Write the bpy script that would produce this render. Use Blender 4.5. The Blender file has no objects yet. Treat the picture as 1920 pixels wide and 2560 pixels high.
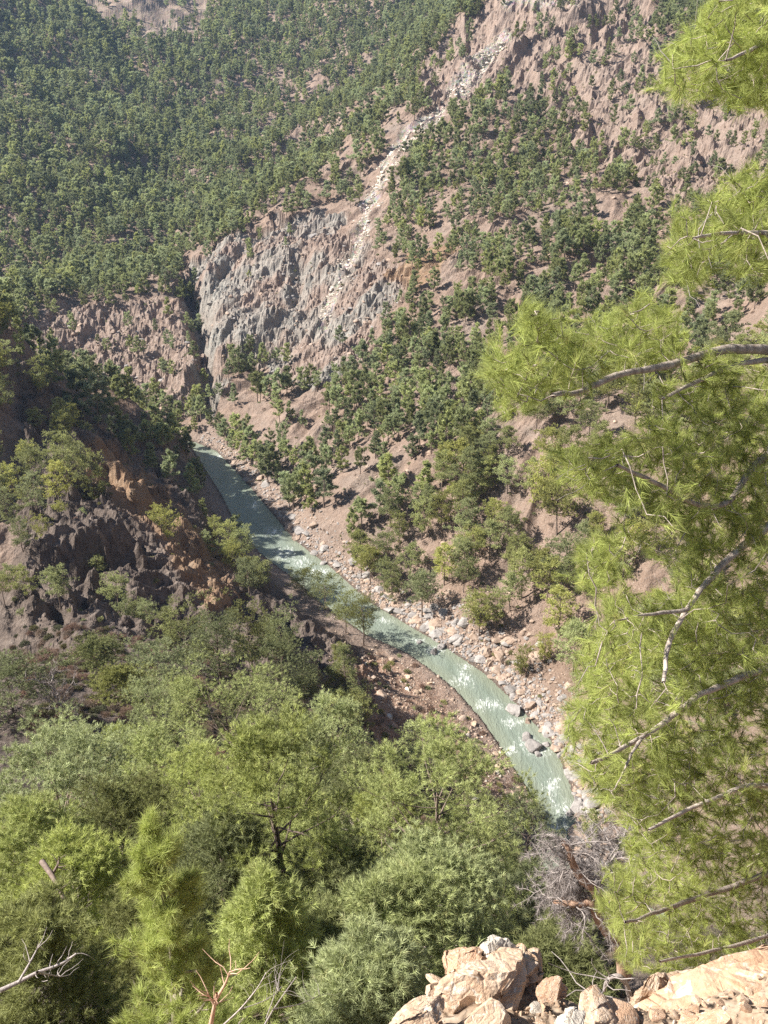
import bpy, math, random, time
import numpy as np
T0 = time.time()
R = math.radians
random.seed(7); RNG = np.random.default_rng(11)
scene = bpy.context.scene
COL = scene.collection

# ------------------------------------------------------------------ camera
CAM_Z, PITCH, F = 125.0, R(25.0), 1916.0          # F in units of a 1659 x 2212 px picture
UC, VC = 829.5, 1106.0
cam = bpy.data.cameras.new("camera"); camo = bpy.data.objects.new("camera", cam); COL.objects.link(camo)
camo.location = (0, 0, CAM_Z); camo.rotation_euler = (R(90) - PITCH, 0, 0)
cam.sensor_fit = 'VERTICAL'; cam.sensor_height = 24.0; cam.lens = 24.0 * F / 2212.0
cam.clip_start = 0.1; cam.clip_end = 8000
scene.camera = camo

# ------------------------------------------------------------------ sky, sun, exposure
SUN_EL, SUN_AZ = R(42.0), R(-91.0)                # azimuth clockwise from +Y: the sun stands to the left
world = bpy.data.worlds.new("World"); scene.world = world; world.use_nodes = True
nt = world.node_tree; bg = nt.nodes["Background"]
sky = nt.nodes.new("ShaderNodeTexSky"); sky.sky_type = 'NISHITA'; sky.sun_disc = False
sky.sun_elevation = SUN_EL; sky.sun_rotation = SUN_AZ
nt.links.new(sky.outputs[0], bg.inputs[0]); bg.inputs[1].default_value = 0.052
sun = bpy.data.lights.new("sun", 'SUN'); suno = bpy.data.objects.new("sun", sun); COL.objects.link(suno)
sun.energy = 5.0; sun.angle = R(0.5); sun.color = (1.0, 0.94, 0.85)
from mathutils import Vector, Matrix, Euler
SDIR = Vector((math.sin(SUN_AZ) * math.cos(SUN_EL), math.cos(SUN_AZ) * math.cos(SUN_EL), math.sin(SUN_EL)))
suno.rotation_euler = SDIR.to_track_quat('Z', 'Y').to_euler(); suno.location = SDIR * 300
vs = scene.view_settings
scene.display_settings.display_device = 'sRGB'
vs.view_transform = 'Standard'; vs.look = 'None'; vs.exposure = 1.25; vs.gamma = 1.0; vs.use_curve_mapping = False
scene.cycles.max_bounces = 8; scene.cycles.diffuse_bounces = 4; scene.cycles.glossy_bounces = 2
scene.cycles.transmission_bounces = 4; scene.cycles.volume_bounces = 0
scene.cycles.use_denoising = False; scene.cycles.denoiser = 'OPENIMAGEDENOISE'; scene.cycles.denoising_input_passes = 'RGB_ALBEDO_NORMAL'; scene.cycles.denoising_prefilter = 'ACCURATE'

# ------------------------------------------------------------------ picture <-> world helpers
CP, SP = math.cos(PITCH), math.sin(PITCH)
def at(u, v, y):
    a = (np.asarray(u, float) - UC) / F; b = (VC - np.asarray(v, float)) / F
    dy = CP + b * SP; dz = -SP + b * CP; t = np.asarray(y, float) / dy
    return np.stack([a * t, np.asarray(y, float) + 0 * t, CAM_Z + dz * t], -1)
def at_z(u, v, z):
    a = (u - UC) / F; b = (VC - v) / F; t = (z - CAM_Z) / (-SP + b * CP)
    return np.array([a * t, (CP + b * SP) * t, z])
def proj(x, y, z):
    zz = z - CAM_Z; d = y * CP - zz * SP; d = np.where(d < 0.05, 0.05, d); up = y * SP + zz * CP
    return UC + F * x / d, VC - F * up / d, d

# ------------------------------------------------------------------ noise (numpy)
def _h(ix, iy, s):
    n = (ix.astype(np.int64) * 374761393 + iy.astype(np.int64) * 668265263 + s * 974711) & 0xffffffff
    n = ((n ^ (n >> 13)) * 1274126177) & 0xffffffff
    return ((n ^ (n >> 16)) & 0xffff).astype(np.float32) * np.float32(2 * math.pi / 65536)
def noise(x, y, s=0):
    x = np.asarray(x, np.float64); y = np.asarray(y, np.float64)
    ix = np.floor(x); iy = np.floor(y); fx = (x - ix).astype(np.float32); fy = (y - iy).astype(np.float32)
    u = fx * fx * fx * (fx * (fx * 6 - 15) + 10); w = fy * fy * fy * (fy * (fy * 6 - 15) + 10)
    def g(a, b):
        t = _h(ix + a, iy + b, s); return np.cos(t) * (fx - a) + np.sin(t) * (fy - b)
    n0 = g(0, 0); n0 = n0 + u * (g(1, 0) - n0); n1 = g(0, 1); n1 = n1 + u * (g(1, 1) - n1)
    return (n0 + w * (n1 - n0)) * 1.5
def fbm(x, y, o=4, s=0, gain=0.5):
    t = 0; a = 1.0
    for i in range(o):
        t = t + a * noise(x * 2 ** i + 17.3 * i, y * 2 ** i - 9.1 * i, s + i); a *= gain
    return t
def ridged(x, y, o=3, s=0, gain=0.5):
    t = 0; a = 1.0
    for i in range(o):
        t = t + a * (1 - np.abs(noise(x * 2 ** i + 5.7 * i, y * 2 ** i + 3.3 * i, s + i)) * 2); a *= gain
    return t
def sstep(a, b, x):
    t = np.clip((x - a) / (b - a), 0, 1); return t * t * (3 - 2 * t)
def inpoly(px, py, poly):
    px = np.asarray(px); r = np.zeros(px.shape, bool); n = len(poly)
    for i in range(n):
        x0, y0 = poly[i]; x1, y1 = poly[(i + 1) % n]
        if y0 == y1: continue
        c = ((py >= y0) != (py >= y1)) & (px < (x1 - x0) * (py - y0) / (y1 - y0) + x0); r ^= c
    return r
def dline(x, y, pl):
    d = np.full(np.shape(x), 1e9)
    for (x0, y0), (x1, y1) in zip(pl[:-1], pl[1:]):
        vx, vy = x1 - x0, y1 - y0; t = np.clip(((x - x0) * vx + (y - y0) * vy) / (vx * vx + vy * vy + 1e-9), 0, 1)
        d = np.minimum(d, np.hypot(x - x0 - t * vx, y - y0 - t * vy))
    return d

# ------------------------------------------------------------------ object helpers
def link(o, parent=None):
    COL.objects.link(o)
    if parent is not None: o.parent = parent
    return o
def tag(o, label=None, cat=None, group=None, kind=None):
    if label: o["label"] = label
    if cat: o["category"] = cat
    if group: o["group"] = group
    if kind: o["kind"] = kind
    return o
def empty(name, loc=(0, 0, 0), rz=0.0, sc=1.0):
    o = bpy.data.objects.new(name, None); COL.objects.link(o); o.location = loc; o.rotation_euler = (0, 0, rz)
    o.scale = (sc, sc, sc); o.empty_display_size = 0.3; return o
def mesh_np(name, verts, faces, mat, attr=None, smooth=False, normals=None):
    """faces: (n,3) or (n,4) int array; attr: dict name -> per-vertex float array (n,) or colour (n,4)"""
    verts = np.asarray(verts, np.float32); faces = np.asarray(faces, np.int32); k = faces.shape[1]
    me = bpy.data.meshes.new(name); me.vertices.add(len(verts)); me.vertices.foreach_set("co", verts.ravel())
    me.loops.add(faces.size); me.loops.foreach_set("vertex_index", faces.ravel())
    me.polygons.add(len(faces)); me.polygons.foreach_set("loop_start", np.arange(0, faces.size, k, dtype=np.int32))
    me.polygons.foreach_set("use_smooth", np.full(len(faces), smooth, bool))
    for an, av in (attr or {}).items():
        av = np.asarray(av, np.float32)
        if av.ndim == 1:
            a = me.attributes.new(an, 'FLOAT', 'POINT'); a.data.foreach_set("value", av)
        else:
            a = me.attributes.new(an, 'FLOAT_COLOR', 'POINT'); a.data.foreach_set("color", av.ravel())
    me.update(calc_edges=True)
    if normals is not None:
        a = me.attributes.new("custom_normal", 'FLOAT_VECTOR', 'POINT'); a.data.foreach_set("vector", np.asarray(normals, np.float32).ravel()); me.update()
    if mat is not None:
        for m in (mat if isinstance(mat, (list, tuple)) else [mat]): me.materials.append(m)
    return me
def obj(name, me, parent=None):
    return link(bpy.data.objects.new(name, me), parent)

class NT:
    """small node-tree writer"""
    def __init__(s, name):
        s.m = bpy.data.materials.new(name); s.m.use_nodes = True; s.t = s.m.node_tree; s.t.nodes.clear()
        s.out = s.t.nodes.new("ShaderNodeOutputMaterial")
    def n(s, typ, ins=None, **kw):
        nd = s.t.nodes.new("ShaderNode" + typ)
        for k, v in kw.items(): setattr(nd, k, v)
        for k, v in (ins or {}).items():
            if hasattr(v, "is_output") or isinstance(v, bpy.types.NodeSocket): s.t.links.new(v, nd.inputs[k])
            else: nd.inputs[k].default_value = v
        return nd
    def noise(s, scale, detail=4, rough=0.6, vec=None, dist=0.0):
        nd = s.n("TexNoise", {"Scale": scale, "Detail": detail, "Roughness": rough, "Distortion": dist})
        if vec is not None: s.t.links.new(vec, nd.inputs["Vector"])
        return nd.outputs["Fac"]
    def ramp(s, fac, stops):
        nd = s.n("ValToRGB", {"Fac": fac}); e = nd.color_ramp.elements
        while len(e) < len(stops): e.new(0.5)
        for el, (p, c) in zip(e, stops): el.position = p; el.color = (*c, 1) if len(c) == 3 else c
        return nd.outputs[0]
    def mix(s, f, a, b, mode='MIX'):
        nd = s.n("Mix", None, data_type='RGBA', blend_type=mode)
        for k, v in ((0, f), (6, a), (7, b)):
            if isinstance(v, bpy.types.NodeSocket): s.t.links.new(v, nd.inputs[k])
            else: nd.inputs[k].default_value = v if k == 0 else ((*v, 1) if len(v) == 3 else v)
        return nd.outputs[2]
    def math(s, op, a, b=0.0, c=None):
        nd = s.n("Math", None, operation=op)
        for k, v in ((0, a), (1, b), (2, c)):
            if v is None: continue
            if isinstance(v, bpy.types.NodeSocket): s.t.links.new(v, nd.inputs[k])
            else: nd.inputs[k].default_value = v
        return nd.outputs[0]
    def attr(s, name): return s.n("Attribute", None, attribute_name=name)
    def bump(s, h, strength, dist): return s.n("Bump", {"Height": h, "Strength": strength, "Distance": dist}).outputs[0]
    def finish(s, shader): s.t.links.new(shader, s.out.inputs[0]); return s.m
# ------------------------------------------------------------------ terrain
LB = [(410,962),(440,1010),(478,1070),(508,1130),(560,1195),(640,1255),(700,1310),(790,1372),(880,1412),(922,1442),(985,1492),(1040,1556),(1085,1620),(1128,1690),(1160,1735),(1178,1780),(1150,1830)]
RB = [(424,955),(470,975),(532,1040),(590,1110),(640,1168),(722,1230),(800,1300),(880,1348),(960,1395),(1050,1456),(1112,1515),(1190,1598),(1225,1670),(1248,1740),(1240,1800),(1215,1850)]
LBW = [tuple(at_z(u, v, 0)[:2]) for u, v in LB]; RBW = [tuple(at_z(u, v, 0)[:2]) for u, v in RB]
x0, y0 = LBW[0]
LBW = [(-225, 318), (-170, 312), (-125, 322), (-95, 328)] + LBW + [(30, 109), (42, 99), (60, 92), (90, 86)]
RBW = [(-222, 336), (-172, 330), (-127, 340), (-97, 341)] + RBW + [(38, 114), (48, 107), (63, 101), (92, 95)]
LBN = np.array(LBW); RBN = np.array(RBW)
WATER_POLY = LBW + RBW[::-1]
# what the ground looks like from the viewpoint: (u, v, distance along the valley)
CT = [(0,730,255),(100,762,270),(200,830,288),(300,872,302),(380,905,316),(0,860,232),(150,900,255),(0,1000,200),(200,1000,225),(350,1050,255),(0,1250,150),
 (150,1200,152),(300,1180,175),(450,1150,222),(400,1280,168),(500,1290,197),(600,1330,188),(0,1450,112),(200,1400,118),(400,1400,124),(500,1350,150),(600,1410,159),(700,1460,164),(600,1520,122),
 (700,1560,134),(800,1480,163),(880,1520,158),(1000,1620,145),(900,1650,139),(1060,1720,129),(1120,1760,127),
 (1250,1500,160),(1400,1500,152),(1640,1500,136),(1300,1700,135),(1500,1750,124),(1640,1800,110),(1640,1200,166),(1400,1200,186),(1250,1200,199),(1100,1200,209),(900,1200,222),(1150,1400,178),(1000,1330,191),
 (750,1130,239),(1640,1000,190),(1450,1000,204),(1250,1000,220),(1050,1000,237),(900,1000,253),(750,1000,273),(600,1000,298),(520,960,318),
 (1640,800,236),(1400,800,259),(1200,800,281),(1000,800,306),(850,800,327),(700,800,352),(550,800,377),(480,860,362),(450,900,346),
 (1640,600,306),(1400,600,331),(1200,600,352),(1000,600,377),(850,600,398),(700,600,424),(560,600,446),(480,600,455),(440,760,384),(430,650,440),(412,575,492),
 (1640,400,386),(1400,400,417),(1200,400,442),(1000,400,467),(850,400,494),(770,450,500),(1640,200,482),(1400,200,522),(1200,200,552),(1050,200,575),(940,200,606),
 (1640,0,600),(1400,0,650),(1200,0,660),(1060,0,715),
 (930,175,648),(800,270,608),(700,350,578),(600,430,543),(500,520,507),(400,572,482),(250,640,456),(100,695,434),(40,722,424),
 (200,750,417),(350,750,416),(300,850,388),(400,885,366),(150,800,402),(50,790,398),(250,700,436),
 (450,470,600),(350,560,556),(600,390,640),(250,575,545),(100,630,520),(0,650,510),(760,250,668),
 (0,300,715),(200,300,745),(400,300,790),(600,280,800),(820,160,845),(0,450,598),(200,440,622),(340,420,680),
 (150,180,860),(0,120,845),(300,100,960),(0,0,985),(200,0,1050),(400,0,1085),(600,0,1085),(800,0,1020),(980,0,940)]
CTW = [tuple(at(*c)) for c in CT]
CTW += [(x, y, 0.2) for x, y in LBW[1::2]] + [(x, y, 0.2) for x, y in RBW[1::2]]
CTW += [(-3,9,110),(3,9,111),(12,9,113),(-15,9,112),(-40,5,120),(40,5,122),(0,0,120),(-4,22,97),(6,22,97),(20,22,99),(-25,22,101),(0,35,85),(22,35,82),(-25,35,90),(-2,60,66),(-28,60,73),(25,60,54),
        (17,80,37),(-5,90,50),(-35,95,58),(15,105,14),(2,112,27),(50,60,50),(70,70,40),(90,40,85),(75,120,28),(100,140,62),(-70,60,92),(-100,110,82),(-60,30,106),(-110,40,118),
        (-130,170,82),(-170,240,98),(-150,280,62),(-220,260,110),(-200,310,30),(-260,100,150),(-260,200,140),(130,250,90),(200,350,140),(250,500,190),(300,700,260),(200,120,130),(200,0,190),(-200,-20,170),
        (-150,360,28),(-220,360,40),(-260,450,62),(-330,600,70),(-420,800,140),(-600,1100,230),(0,1500,380),(500,1400,420),(-500,1600,460),(0,2300,640),(900,2200,640),(-900,2200,640),(700,900,420),(1200,1200,560),(-1200,1100,480),
        (0,-60,150),(100,-60,190),(-100,-60,160)]
CTW = np.array(CTW, float); _S = 100.0
def _tps(r2): return 0.5 * r2 * np.log(r2 + 1e-12)
_P = CTW[:, :2] / _S; _n = len(_P)
_K = _tps(((_P[:, None] - _P[None]) ** 2).sum(-1)); _K += np.eye(_n) * 2e-4
_A = np.zeros((_n + 3, _n + 3)); _A[:_n, :_n] = _K; _A[:_n, _n] = 1; _A[:_n, _n + 1:] = _P; _A[_n:, :_n] = _A[:_n, _n:].T
_W = np.linalg.solve(_A, np.concatenate([CTW[:, 2], [0, 0, 0]]))
def h_base(x, y):
    sh = x.shape; x = x.ravel() / _S; y = y.ravel() / _S; out = np.empty(x.shape)
    for i in range(0, len(x), 40000):
        a = x[i:i + 40000, None] - _P[:, 0]; b = y[i:i + 40000, None] - _P[:, 1]
        out[i:i + 40000] = _tps(a * a + b * b) @ _W[:_n] + _W[_n] + a[:, 0] * 0 + _W[_n + 1] * x[i:i + 40000] + _W[_n + 2] * y[i:i + 40000]
    return out.reshape(sh)

# regions named by how they read from the viewpoint (world positions are looked up through the terrain)
CLIFF = [(395,575),(500,510),(600,470),(720,450),(755,520),(830,565),(905,590),(880,640),(800,720),(770,790),(620,850),(540,760),(500,780),(470,900),(430,905),(420,800),(440,700),(405,640)]
BADLAND = [(40,722),(100,660),(200,650),(330,640),(410,660),(440,780),(450,890),(410,915),(300,870),(200,830),(100,770)]
PEAK = [(880,180),(1000,50),(1200,-60),(1400,-20),(1430,150),(1659,200),(1659,460),(1500,450),(1440,430),(1300,360),(1200,260),(1100,200),(1000,240),(930,235)]
TALUS = [(1085,95),(1040,140),(1000,190),(940,260),(860,320),(825,380),(800,450),(770,530),(730,610),(700,690)]
ORANGE = [(210,985),(300,1060),(370,1130),(430,1215),(470,1270)]
BAR = [(790,1400),(922,1442),(1090,1620),(1165,1740),(1090,1790),(960,1660),(820,1640),(740,1540)]
LSPUR = [(0,720),(200,830),(415,950),(510,1130),(700,1310),(920,1440),(780,1560),(640,1560),(0,1620)]
PALETOP = [(140,-20),(480,-40),(420,95),(330,90),(200,40)]
def strip(u, v, pl, w): return 1 - sstep(w * 0.45, w, dline(u, v, pl))
def soft(u, v, poly):
    n1 = noise(u / 37.0, v / 37.0, 91) * 22 + noise(u / 11.0, v / 11.0, 92) * 9; n2 = noise(u / 37.0, v / 37.0, 93) * 22 + noise(u / 11.0, v / 11.0, 94) * 9
    return inpoly(u + n1, v + n2, poly).astype(float)

def h_full(x, y, masks=False):
    x = np.asarray(x, float); y = np.asarray(y, float)
    r = np.hypot(x, y); h = h_base(x, y)
    inr = inpoly(x, y, WATER_POLY)
    db = np.minimum(dline(x, y, LBW), dline(x, y, RBW)); dr = np.where(inr, 0, db)
    u, v, d = proj(x, y, h)
    vis = (y > 60)
    cl = soft(u, v, CLIFF) * vis; bd = soft(u, v, BADLAND) * (y > 340); pk = soft(u, v, PEAK) * (y > 300); ls = soft(u, v, LSPUR) * sstep(0, 70, dline(u, v, LSPUR + LSPUR[:1])) * sstep(100, 135, y) * sstep(340, 325, y); bar = soft(u, v, BAR) * vis
    tal = strip(u + noise(x / 9, y / 9, 5) * 14, v, TALUS, 20) * (y > 300) * sstep(-.5, .1, noise(x / 11, y / 11, 181))
    # relief
    far = sstep(60, 260, r); amp = sstep(3, 45, dr) * sstep(25, 110, r)
    dx, dy = noise(x / 40, y / 40, 31) * 14, noise(x / 40, y / 40, 32) * 14
    n60 = fbm(x / 75, y / 75, 3, 1); big = n60 * (3.2 + 9 * sstep(450, 800, y)) * amp
    # gullies running down the right bank (towards the river) and down the left spur (towards +x)
    tR = (x * 0.86 + y * 0.51); sR = (-x * 0.51 + y * 0.86)
    gul = (ridged((sR + dx) / 34, (tR + dy) / 120, 4, 41, .6) - 0.9) * 3.6
    gulL = (ridged((y + 0.35 * x + dy) / 28, (x + dx) / 70, 3, 51) - 0.9) * 5.0 + (ridged((x + 0.2 * y + dx) / 22, (y + dy) / 34, 4, 53) - 0.9) * 2.6
    gsel = np.where(x < -8 - (y - 150) * 0.42, gulL * (y < 345) + gul * (y >= 345), gul)
    h = h + big + gsel * sstep(4, 30, dr) * sstep(85, 140, y) * (1 - 0.75 * bar)
    q = h / 13.0 + noise(x / 30, y / 30, 55) * 0.55 + noise(x / 9, y / 9, 56) * 0.2; fq = q - np.floor(q)
    h = h + (sstep(0.0, 0.48, fq) - fq) * 13.0 * 0.7 * ls * sstep(0, 85, dline(u, v, LSPUR + LSPUR[:1])) * sstep(6, 22, dr)
    crag = (ridged((x + dx * .3) / 9.0, (y + dy * .3) / 9.0, 3, 61) - 0.8)
    fx, fy = x * .92 - y * .4 + dx * .7, x * .4 + y * .92 + dy * .6
    flute = (ridged(fx / 25, fy / 80, 3, 71, 0.5) - 1.0) * 1.5 - 0.55 * np.abs(fbm(fx / 8, fy / 34, 4, 75, .6)) + 0.22 * fbm(x / 5, y / 7, 4, 78, .65)
    rock = np.clip(cl + bd + 0.75 * ls + 0.6 * pk, 0, 1)
    h = h + crag * (0.35 + 0.9 * rock + 0.9 * bd + 0.7 * pk - 0.5 * cl + 0.8 * ls) * sstep(3, 14, dr) * sstep(80, 130, y) * (1 - .8 * tal)
    rk = np.clip(cl + bd + ls + .8 * pk, 0, 1)
    pl1 = fbm(x / 13 + dy * .02, y / 13 + dx * .02, 3, 161); pl2 = fbm(x / 5.5, y / 5.5, 3, 165)
    h = h + ((np.floor(pl1 * 3.2) / 3.2 - pl1 * .6) * 3.2 + (np.floor(pl2 * 2.6) / 2.6 - pl2 * .5) * 1.2) * rk * (1 - .7 * ls) * (1 - .8 * tal) * sstep(3, 12, dr)
    h = h + (ridged((x + dx) / 24, (y + dy * 1.5) / 52, 3, 171, .6) - .9) * 4.5 * pk
    h = h + flute * cl * 2.8 * sstep(6, 25, dr)
    h = h + ridged(x / 4.2, y / 4.2, 3, 84) * 0.6 * np.clip(ls + bd + .6 * pk, 0, 1) * sstep(3, 10, dr) + fbm(x / 3.6, y / 3.6, 3, 81) * (0.22 + 0.4 * rock) * sstep(2, 8, dr) * sstep(14, 60, r)
    # the black ravine beside the grey cliff
    rv = dline(u, v, [(405,585),(425,650),(432,720),(442,800),(448,880)]); h = h - 15.0 * np.exp(-((rv + noise(x / 8, y / 8, 66) * 9) / 22.0) ** 2) * (y > 345)
    h = h - 2.2 * tal
    # river bed and banks
    h = np.where(inr, -1.2 * sstep(0, 3, db), np.maximum(h, 0.12) * sstep(0, 9, dr) + (0.25 + 0.22 * dr + noise(x / 2.2, y / 2.2, 3) * .3 * sstep(0, 3, dr)) * (1 - sstep(0, 9, dr)))
    # ledge under the viewpoint
    edge = np.interp(x, [-2, -.6, -.05, .15, .3, .6, .85, 1.2, 1.6, 2.2, 6], [.6, 1.4, 2.1, 2.6, 2.95, 3.0, 2.8, 2.65, 2.8, 3.1, 4.0]) + noise(x * 3, y * 0.2, 6) * 0.07
    past = np.clip(y - edge, 0, 60)
    hn = 121.35 + 0.10 * x + 0.25 * np.clip(2.0 - y, -1, 6) + fbm(x * 1.6, y * 1.6, 4, 8) * 0.10 + (ridged(x * 2.6, y * 2.6, 2, 10) - 0.9) * 0.035 - np.minimum(past, .5) * 2.6 - np.maximum(past - .5, 0) * 1.5
    w = sstep(4.5, 9.5, y) * 1.0
    w = np.maximum(w, sstep(9, 26, np.abs(x)))
    h = hn * (1 - w) + (h + fbm(x / 1.7, y / 1.7, 3, 9) * 0.25 * (1 - far)) * w
    if not masks: return h
    return h, dict(cliff=cl, badland=bd, peak=pk, lspur=ls, bar=bar, talus=tal, dr=dr, u=u, v=v, r=r, inr=inr)

def polar():
    rs = [0.35]
    while rs[-1] < 1500: 
        q = rs[-1]; rs.append(q * (1.05 if q < 1.4 else 1.0085 if q < 14 else 1.0052 if q < 90 else 1.0034 if q < 700 else 1.006))
    ang = np.concatenate([np.linspace(-105, -32, 110)[:-1], np.linspace(-32, 32, 640), np.linspace(32, 105, 110)[1:]])
    return np.array(rs), np.radians(ang)
rs, ang = polar()
AA, RR = np.meshgrid(ang, rs); TX = RR * np.sin(AA); TY = RR * np.cos(AA)
TZ, MK = h_full(TX, TY, True)
nr, na = TX.shape
def grid_faces(nr, na):
    i = np.arange(nr - 1)[:, None] * na + np.arange(na - 1)[None]; i = i.ravel()
    return np.stack([i, i + 1, i + na + 1, i + na], 1)
U, V, D = proj(TX, TY, TZ); MK['u'], MK['v'] = U, V
def sv(k): return MK[k].ravel()
print("terrain", TX.size, time.time() - T0)
# what each patch of ground is made of
x, y, r_ = TX.ravel(), TY.ravel(), MK['r'].ravel()
u_, v_ = U.ravel(), V.ravel()
orange = strip(u_ + noise(x / 6, y / 6, 15) * 25, v_ + noise(x / 6, y / 6, 16) * 25, ORANGE, 62) * (y > 120) * (y < 330)
yel = inpoly(u_ + noise(x / 9, y / 9, 25) * 30, v_ + noise(x / 9, y / 9, 26) * 20, [(840,600),(900,540),(1010,520),(960,570),(900,640)]) * (y > 250)
cuts = np.maximum.reduce([strip(u_ + noise(x / 8, y / 8, 29) * 10, v_ + noise(x / 8, y / 8, 30) * 4, l_, w_) for l_, w_ in (([(1090, 6), (1245, 4)], 13), ([(840, 80), (920, 76)], 10), ([(575, 122), (612, 118)], 9), ([(760, 10), (800, 40)], 12))]) * (y > 500)
pale = inpoly(u_ + noise(x / 14, y / 14, 27) * 40, v_ + noise(x / 14, y / 14, 28) * 25, PALETOP) * (y > 500)
nearrock = sstep(10, 6, r_)
grey = np.clip(MK['cliff'].ravel() * sstep(-0.25, 0.35, fbm(x / 22, y / 22, 3, 77) + 0.25 - (u_ - 560) / 700), 0, 1)
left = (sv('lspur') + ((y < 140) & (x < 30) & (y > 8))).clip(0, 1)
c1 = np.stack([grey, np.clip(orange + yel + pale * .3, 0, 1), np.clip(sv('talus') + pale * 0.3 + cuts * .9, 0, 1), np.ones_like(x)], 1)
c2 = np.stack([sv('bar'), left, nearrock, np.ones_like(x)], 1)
rockm = np.clip(sv('cliff') + sv('badland') + 0.7 * sv('peak') + .5 * sv('lspur'), 0, 1)
bankm = (1 - sstep(2, 9, sv('dr')))
wet = 1 - sstep(0.15, 1.3, sv('dr'))
c3 = np.stack([rockm, bankm, wet, np.ones_like(x)], 1)

m = NT("hillside_ground")
geo = m.n("NewGeometry"); pos = geo.outputs["Position"]
a1 = m.n("SeparateColor", {0: m.attr("zone_a").outputs[0]}); a2 = m.n("SeparateColor", {0: m.attr("zone_b").outputs[0]}); a3 = m.n("SeparateColor", {0: m.attr("zone_c").outputs[0]})
nb = m.noise(0.045, 5, 0.65, pos); nm = m.noise(0.35, 6, 0.7, pos); nf = m.noise(2.3, 5, 0.75, pos); nz = m.noise(11.0, 4, 0.7, pos)
soil = m.ramp(nb, [(0.3, (0.33, 0.23, 0.17)), (0.5, (0.39, 0.285, 0.225)), (0.68, (0.34, 0.275, 0.23))])
soil = m.mix(m.ramp(nm, [(0.35, (0, 0, 0)), (0.75, (0.55, 0.55, 0.55))]), soil, (0.27, 0.185, 0.145))
soil = m.mix(m.ramp(nf, [(0.52, (0, 0, 0)), (0.66, (0.55, 0.55, 0.55))]), soil, (0.50, 0.44, 0.39))
soil = m.mix(m.ramp(nf, [(0.34, (0.7, 0.7, 0.7)), (0.45, (0, 0, 0))]), soil, (0.16, 0.12, 0.095))  # dark specks: small stones, and shrub shadows painted into the soil
rockc = m.ramp(nm, [(0.3, (0.24, 0.165, 0.13)), (0.48, (0.38, 0.29, 0.24)), (0.62, (0.43, 0.345, 0.295)), (0.75, (0.30, 0.25, 0.22))])
c = m.mix(m.math('MULTIPLY', a3.outputs[0], 0.8), soil, rockc)
greyc = m.ramp(nm, [(0.3, (0.19, 0.185, 0.17)), (0.45, (0.34, 0.335, 0.305)), (0.6, (0.44, 0.42, 0.375)), (0.72, (0.33, 0.29, 0.25))])
c = m.mix(m.math('MULTIPLY', a1.outputs[0], m.math('MULTIPLY_ADD', nb, 1.6, -0.1)), c, greyc)
orc = m.ramp(nm, [(0.3, (0.24, 0.145, 0.09)), (0.5, (0.38, 0.25, 0.155)), (0.7, (0.44, 0.33, 0.235))])
c = m.mix(m.math('MULTIPLY', a1.outputs[1], 0.9), c, orc)
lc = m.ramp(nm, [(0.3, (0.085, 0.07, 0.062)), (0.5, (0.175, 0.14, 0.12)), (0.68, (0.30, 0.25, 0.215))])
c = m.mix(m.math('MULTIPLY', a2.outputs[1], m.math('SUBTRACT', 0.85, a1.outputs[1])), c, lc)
barc = m.ramp(nf, [(0.35, (0.29, 0.165, 0.11)), (0.5, (0.43, 0.275, 0.195)), (0.62, (0.50, 0.38, 0.30)), (0.72, (0.60, 0.54, 0.48))])
c = m.mix(m.math('MULTIPLY', a2.outputs[0], 0.9), c, barc)
c = m.mix(m.math('MULTIPLY', a3.outputs[1], 0.6), c, m.ramp(nf, [(0.35, (0.30, 0.21, 0.165)), (0.55, (0.43, 0.35, 0.30)), (0.7, (0.5, 0.47, 0.44))]))
vor = m.n("TexVoronoi", {"Scale": 0.8, "Vector": pos}).outputs["Color"]
talc = m.mix(0.35, m.ramp(nf, [(0.35, (0.32, 0.26, 0.215)), (0.5, (0.46, 0.41, 0.355)), (0.7, (0.60, 0.56, 0.51))]), vor, 'SOFT_LIGHT')
c = m.mix(a1.outputs[2], c, talc)
nearc = m.ramp(nz, [(0.3, (0.30, 0.20, 0.13)), (0.48, (0.42, 0.31, 0.22)), (0.62, (0.47, 0.37, 0.28)), (0.75, (0.52, 0.45, 0.37))])
c = m.mix(a2.outputs[2], c, nearc)
patch = m.noise(0.13, 4, 0.7, pos, 1.2)
c = m.n('HueSaturation', {'Color': c, 'Saturation': 1.0, 'Value': m.math('MULTIPLY', m.math('MULTIPLY_ADD', patch, 0.7, 0.38), m.math('MULTIPLY_ADD', a3.outputs[2], -0.5, 1.0))}).outputs[0]
bm = m.bump(nm, 0.9, 1.6)
nd = m.n("Bump", {"Height": nf, "Strength": m.math("MULTIPLY_ADD", a2.outputs[2], -0.6, 0.8), "Distance": 0.35, "Normal": bm}).outputs[0]
nd = m.n("Bump", {"Height": nz, "Strength": 0.35, "Distance": 0.03, "Normal": nd}).outputs[0]
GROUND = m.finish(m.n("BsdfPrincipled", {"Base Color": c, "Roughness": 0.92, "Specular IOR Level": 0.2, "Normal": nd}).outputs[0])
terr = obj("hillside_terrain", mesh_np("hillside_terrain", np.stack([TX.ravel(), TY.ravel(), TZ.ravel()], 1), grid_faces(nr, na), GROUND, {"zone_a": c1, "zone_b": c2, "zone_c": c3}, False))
tag(terr, kind="structure")

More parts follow.
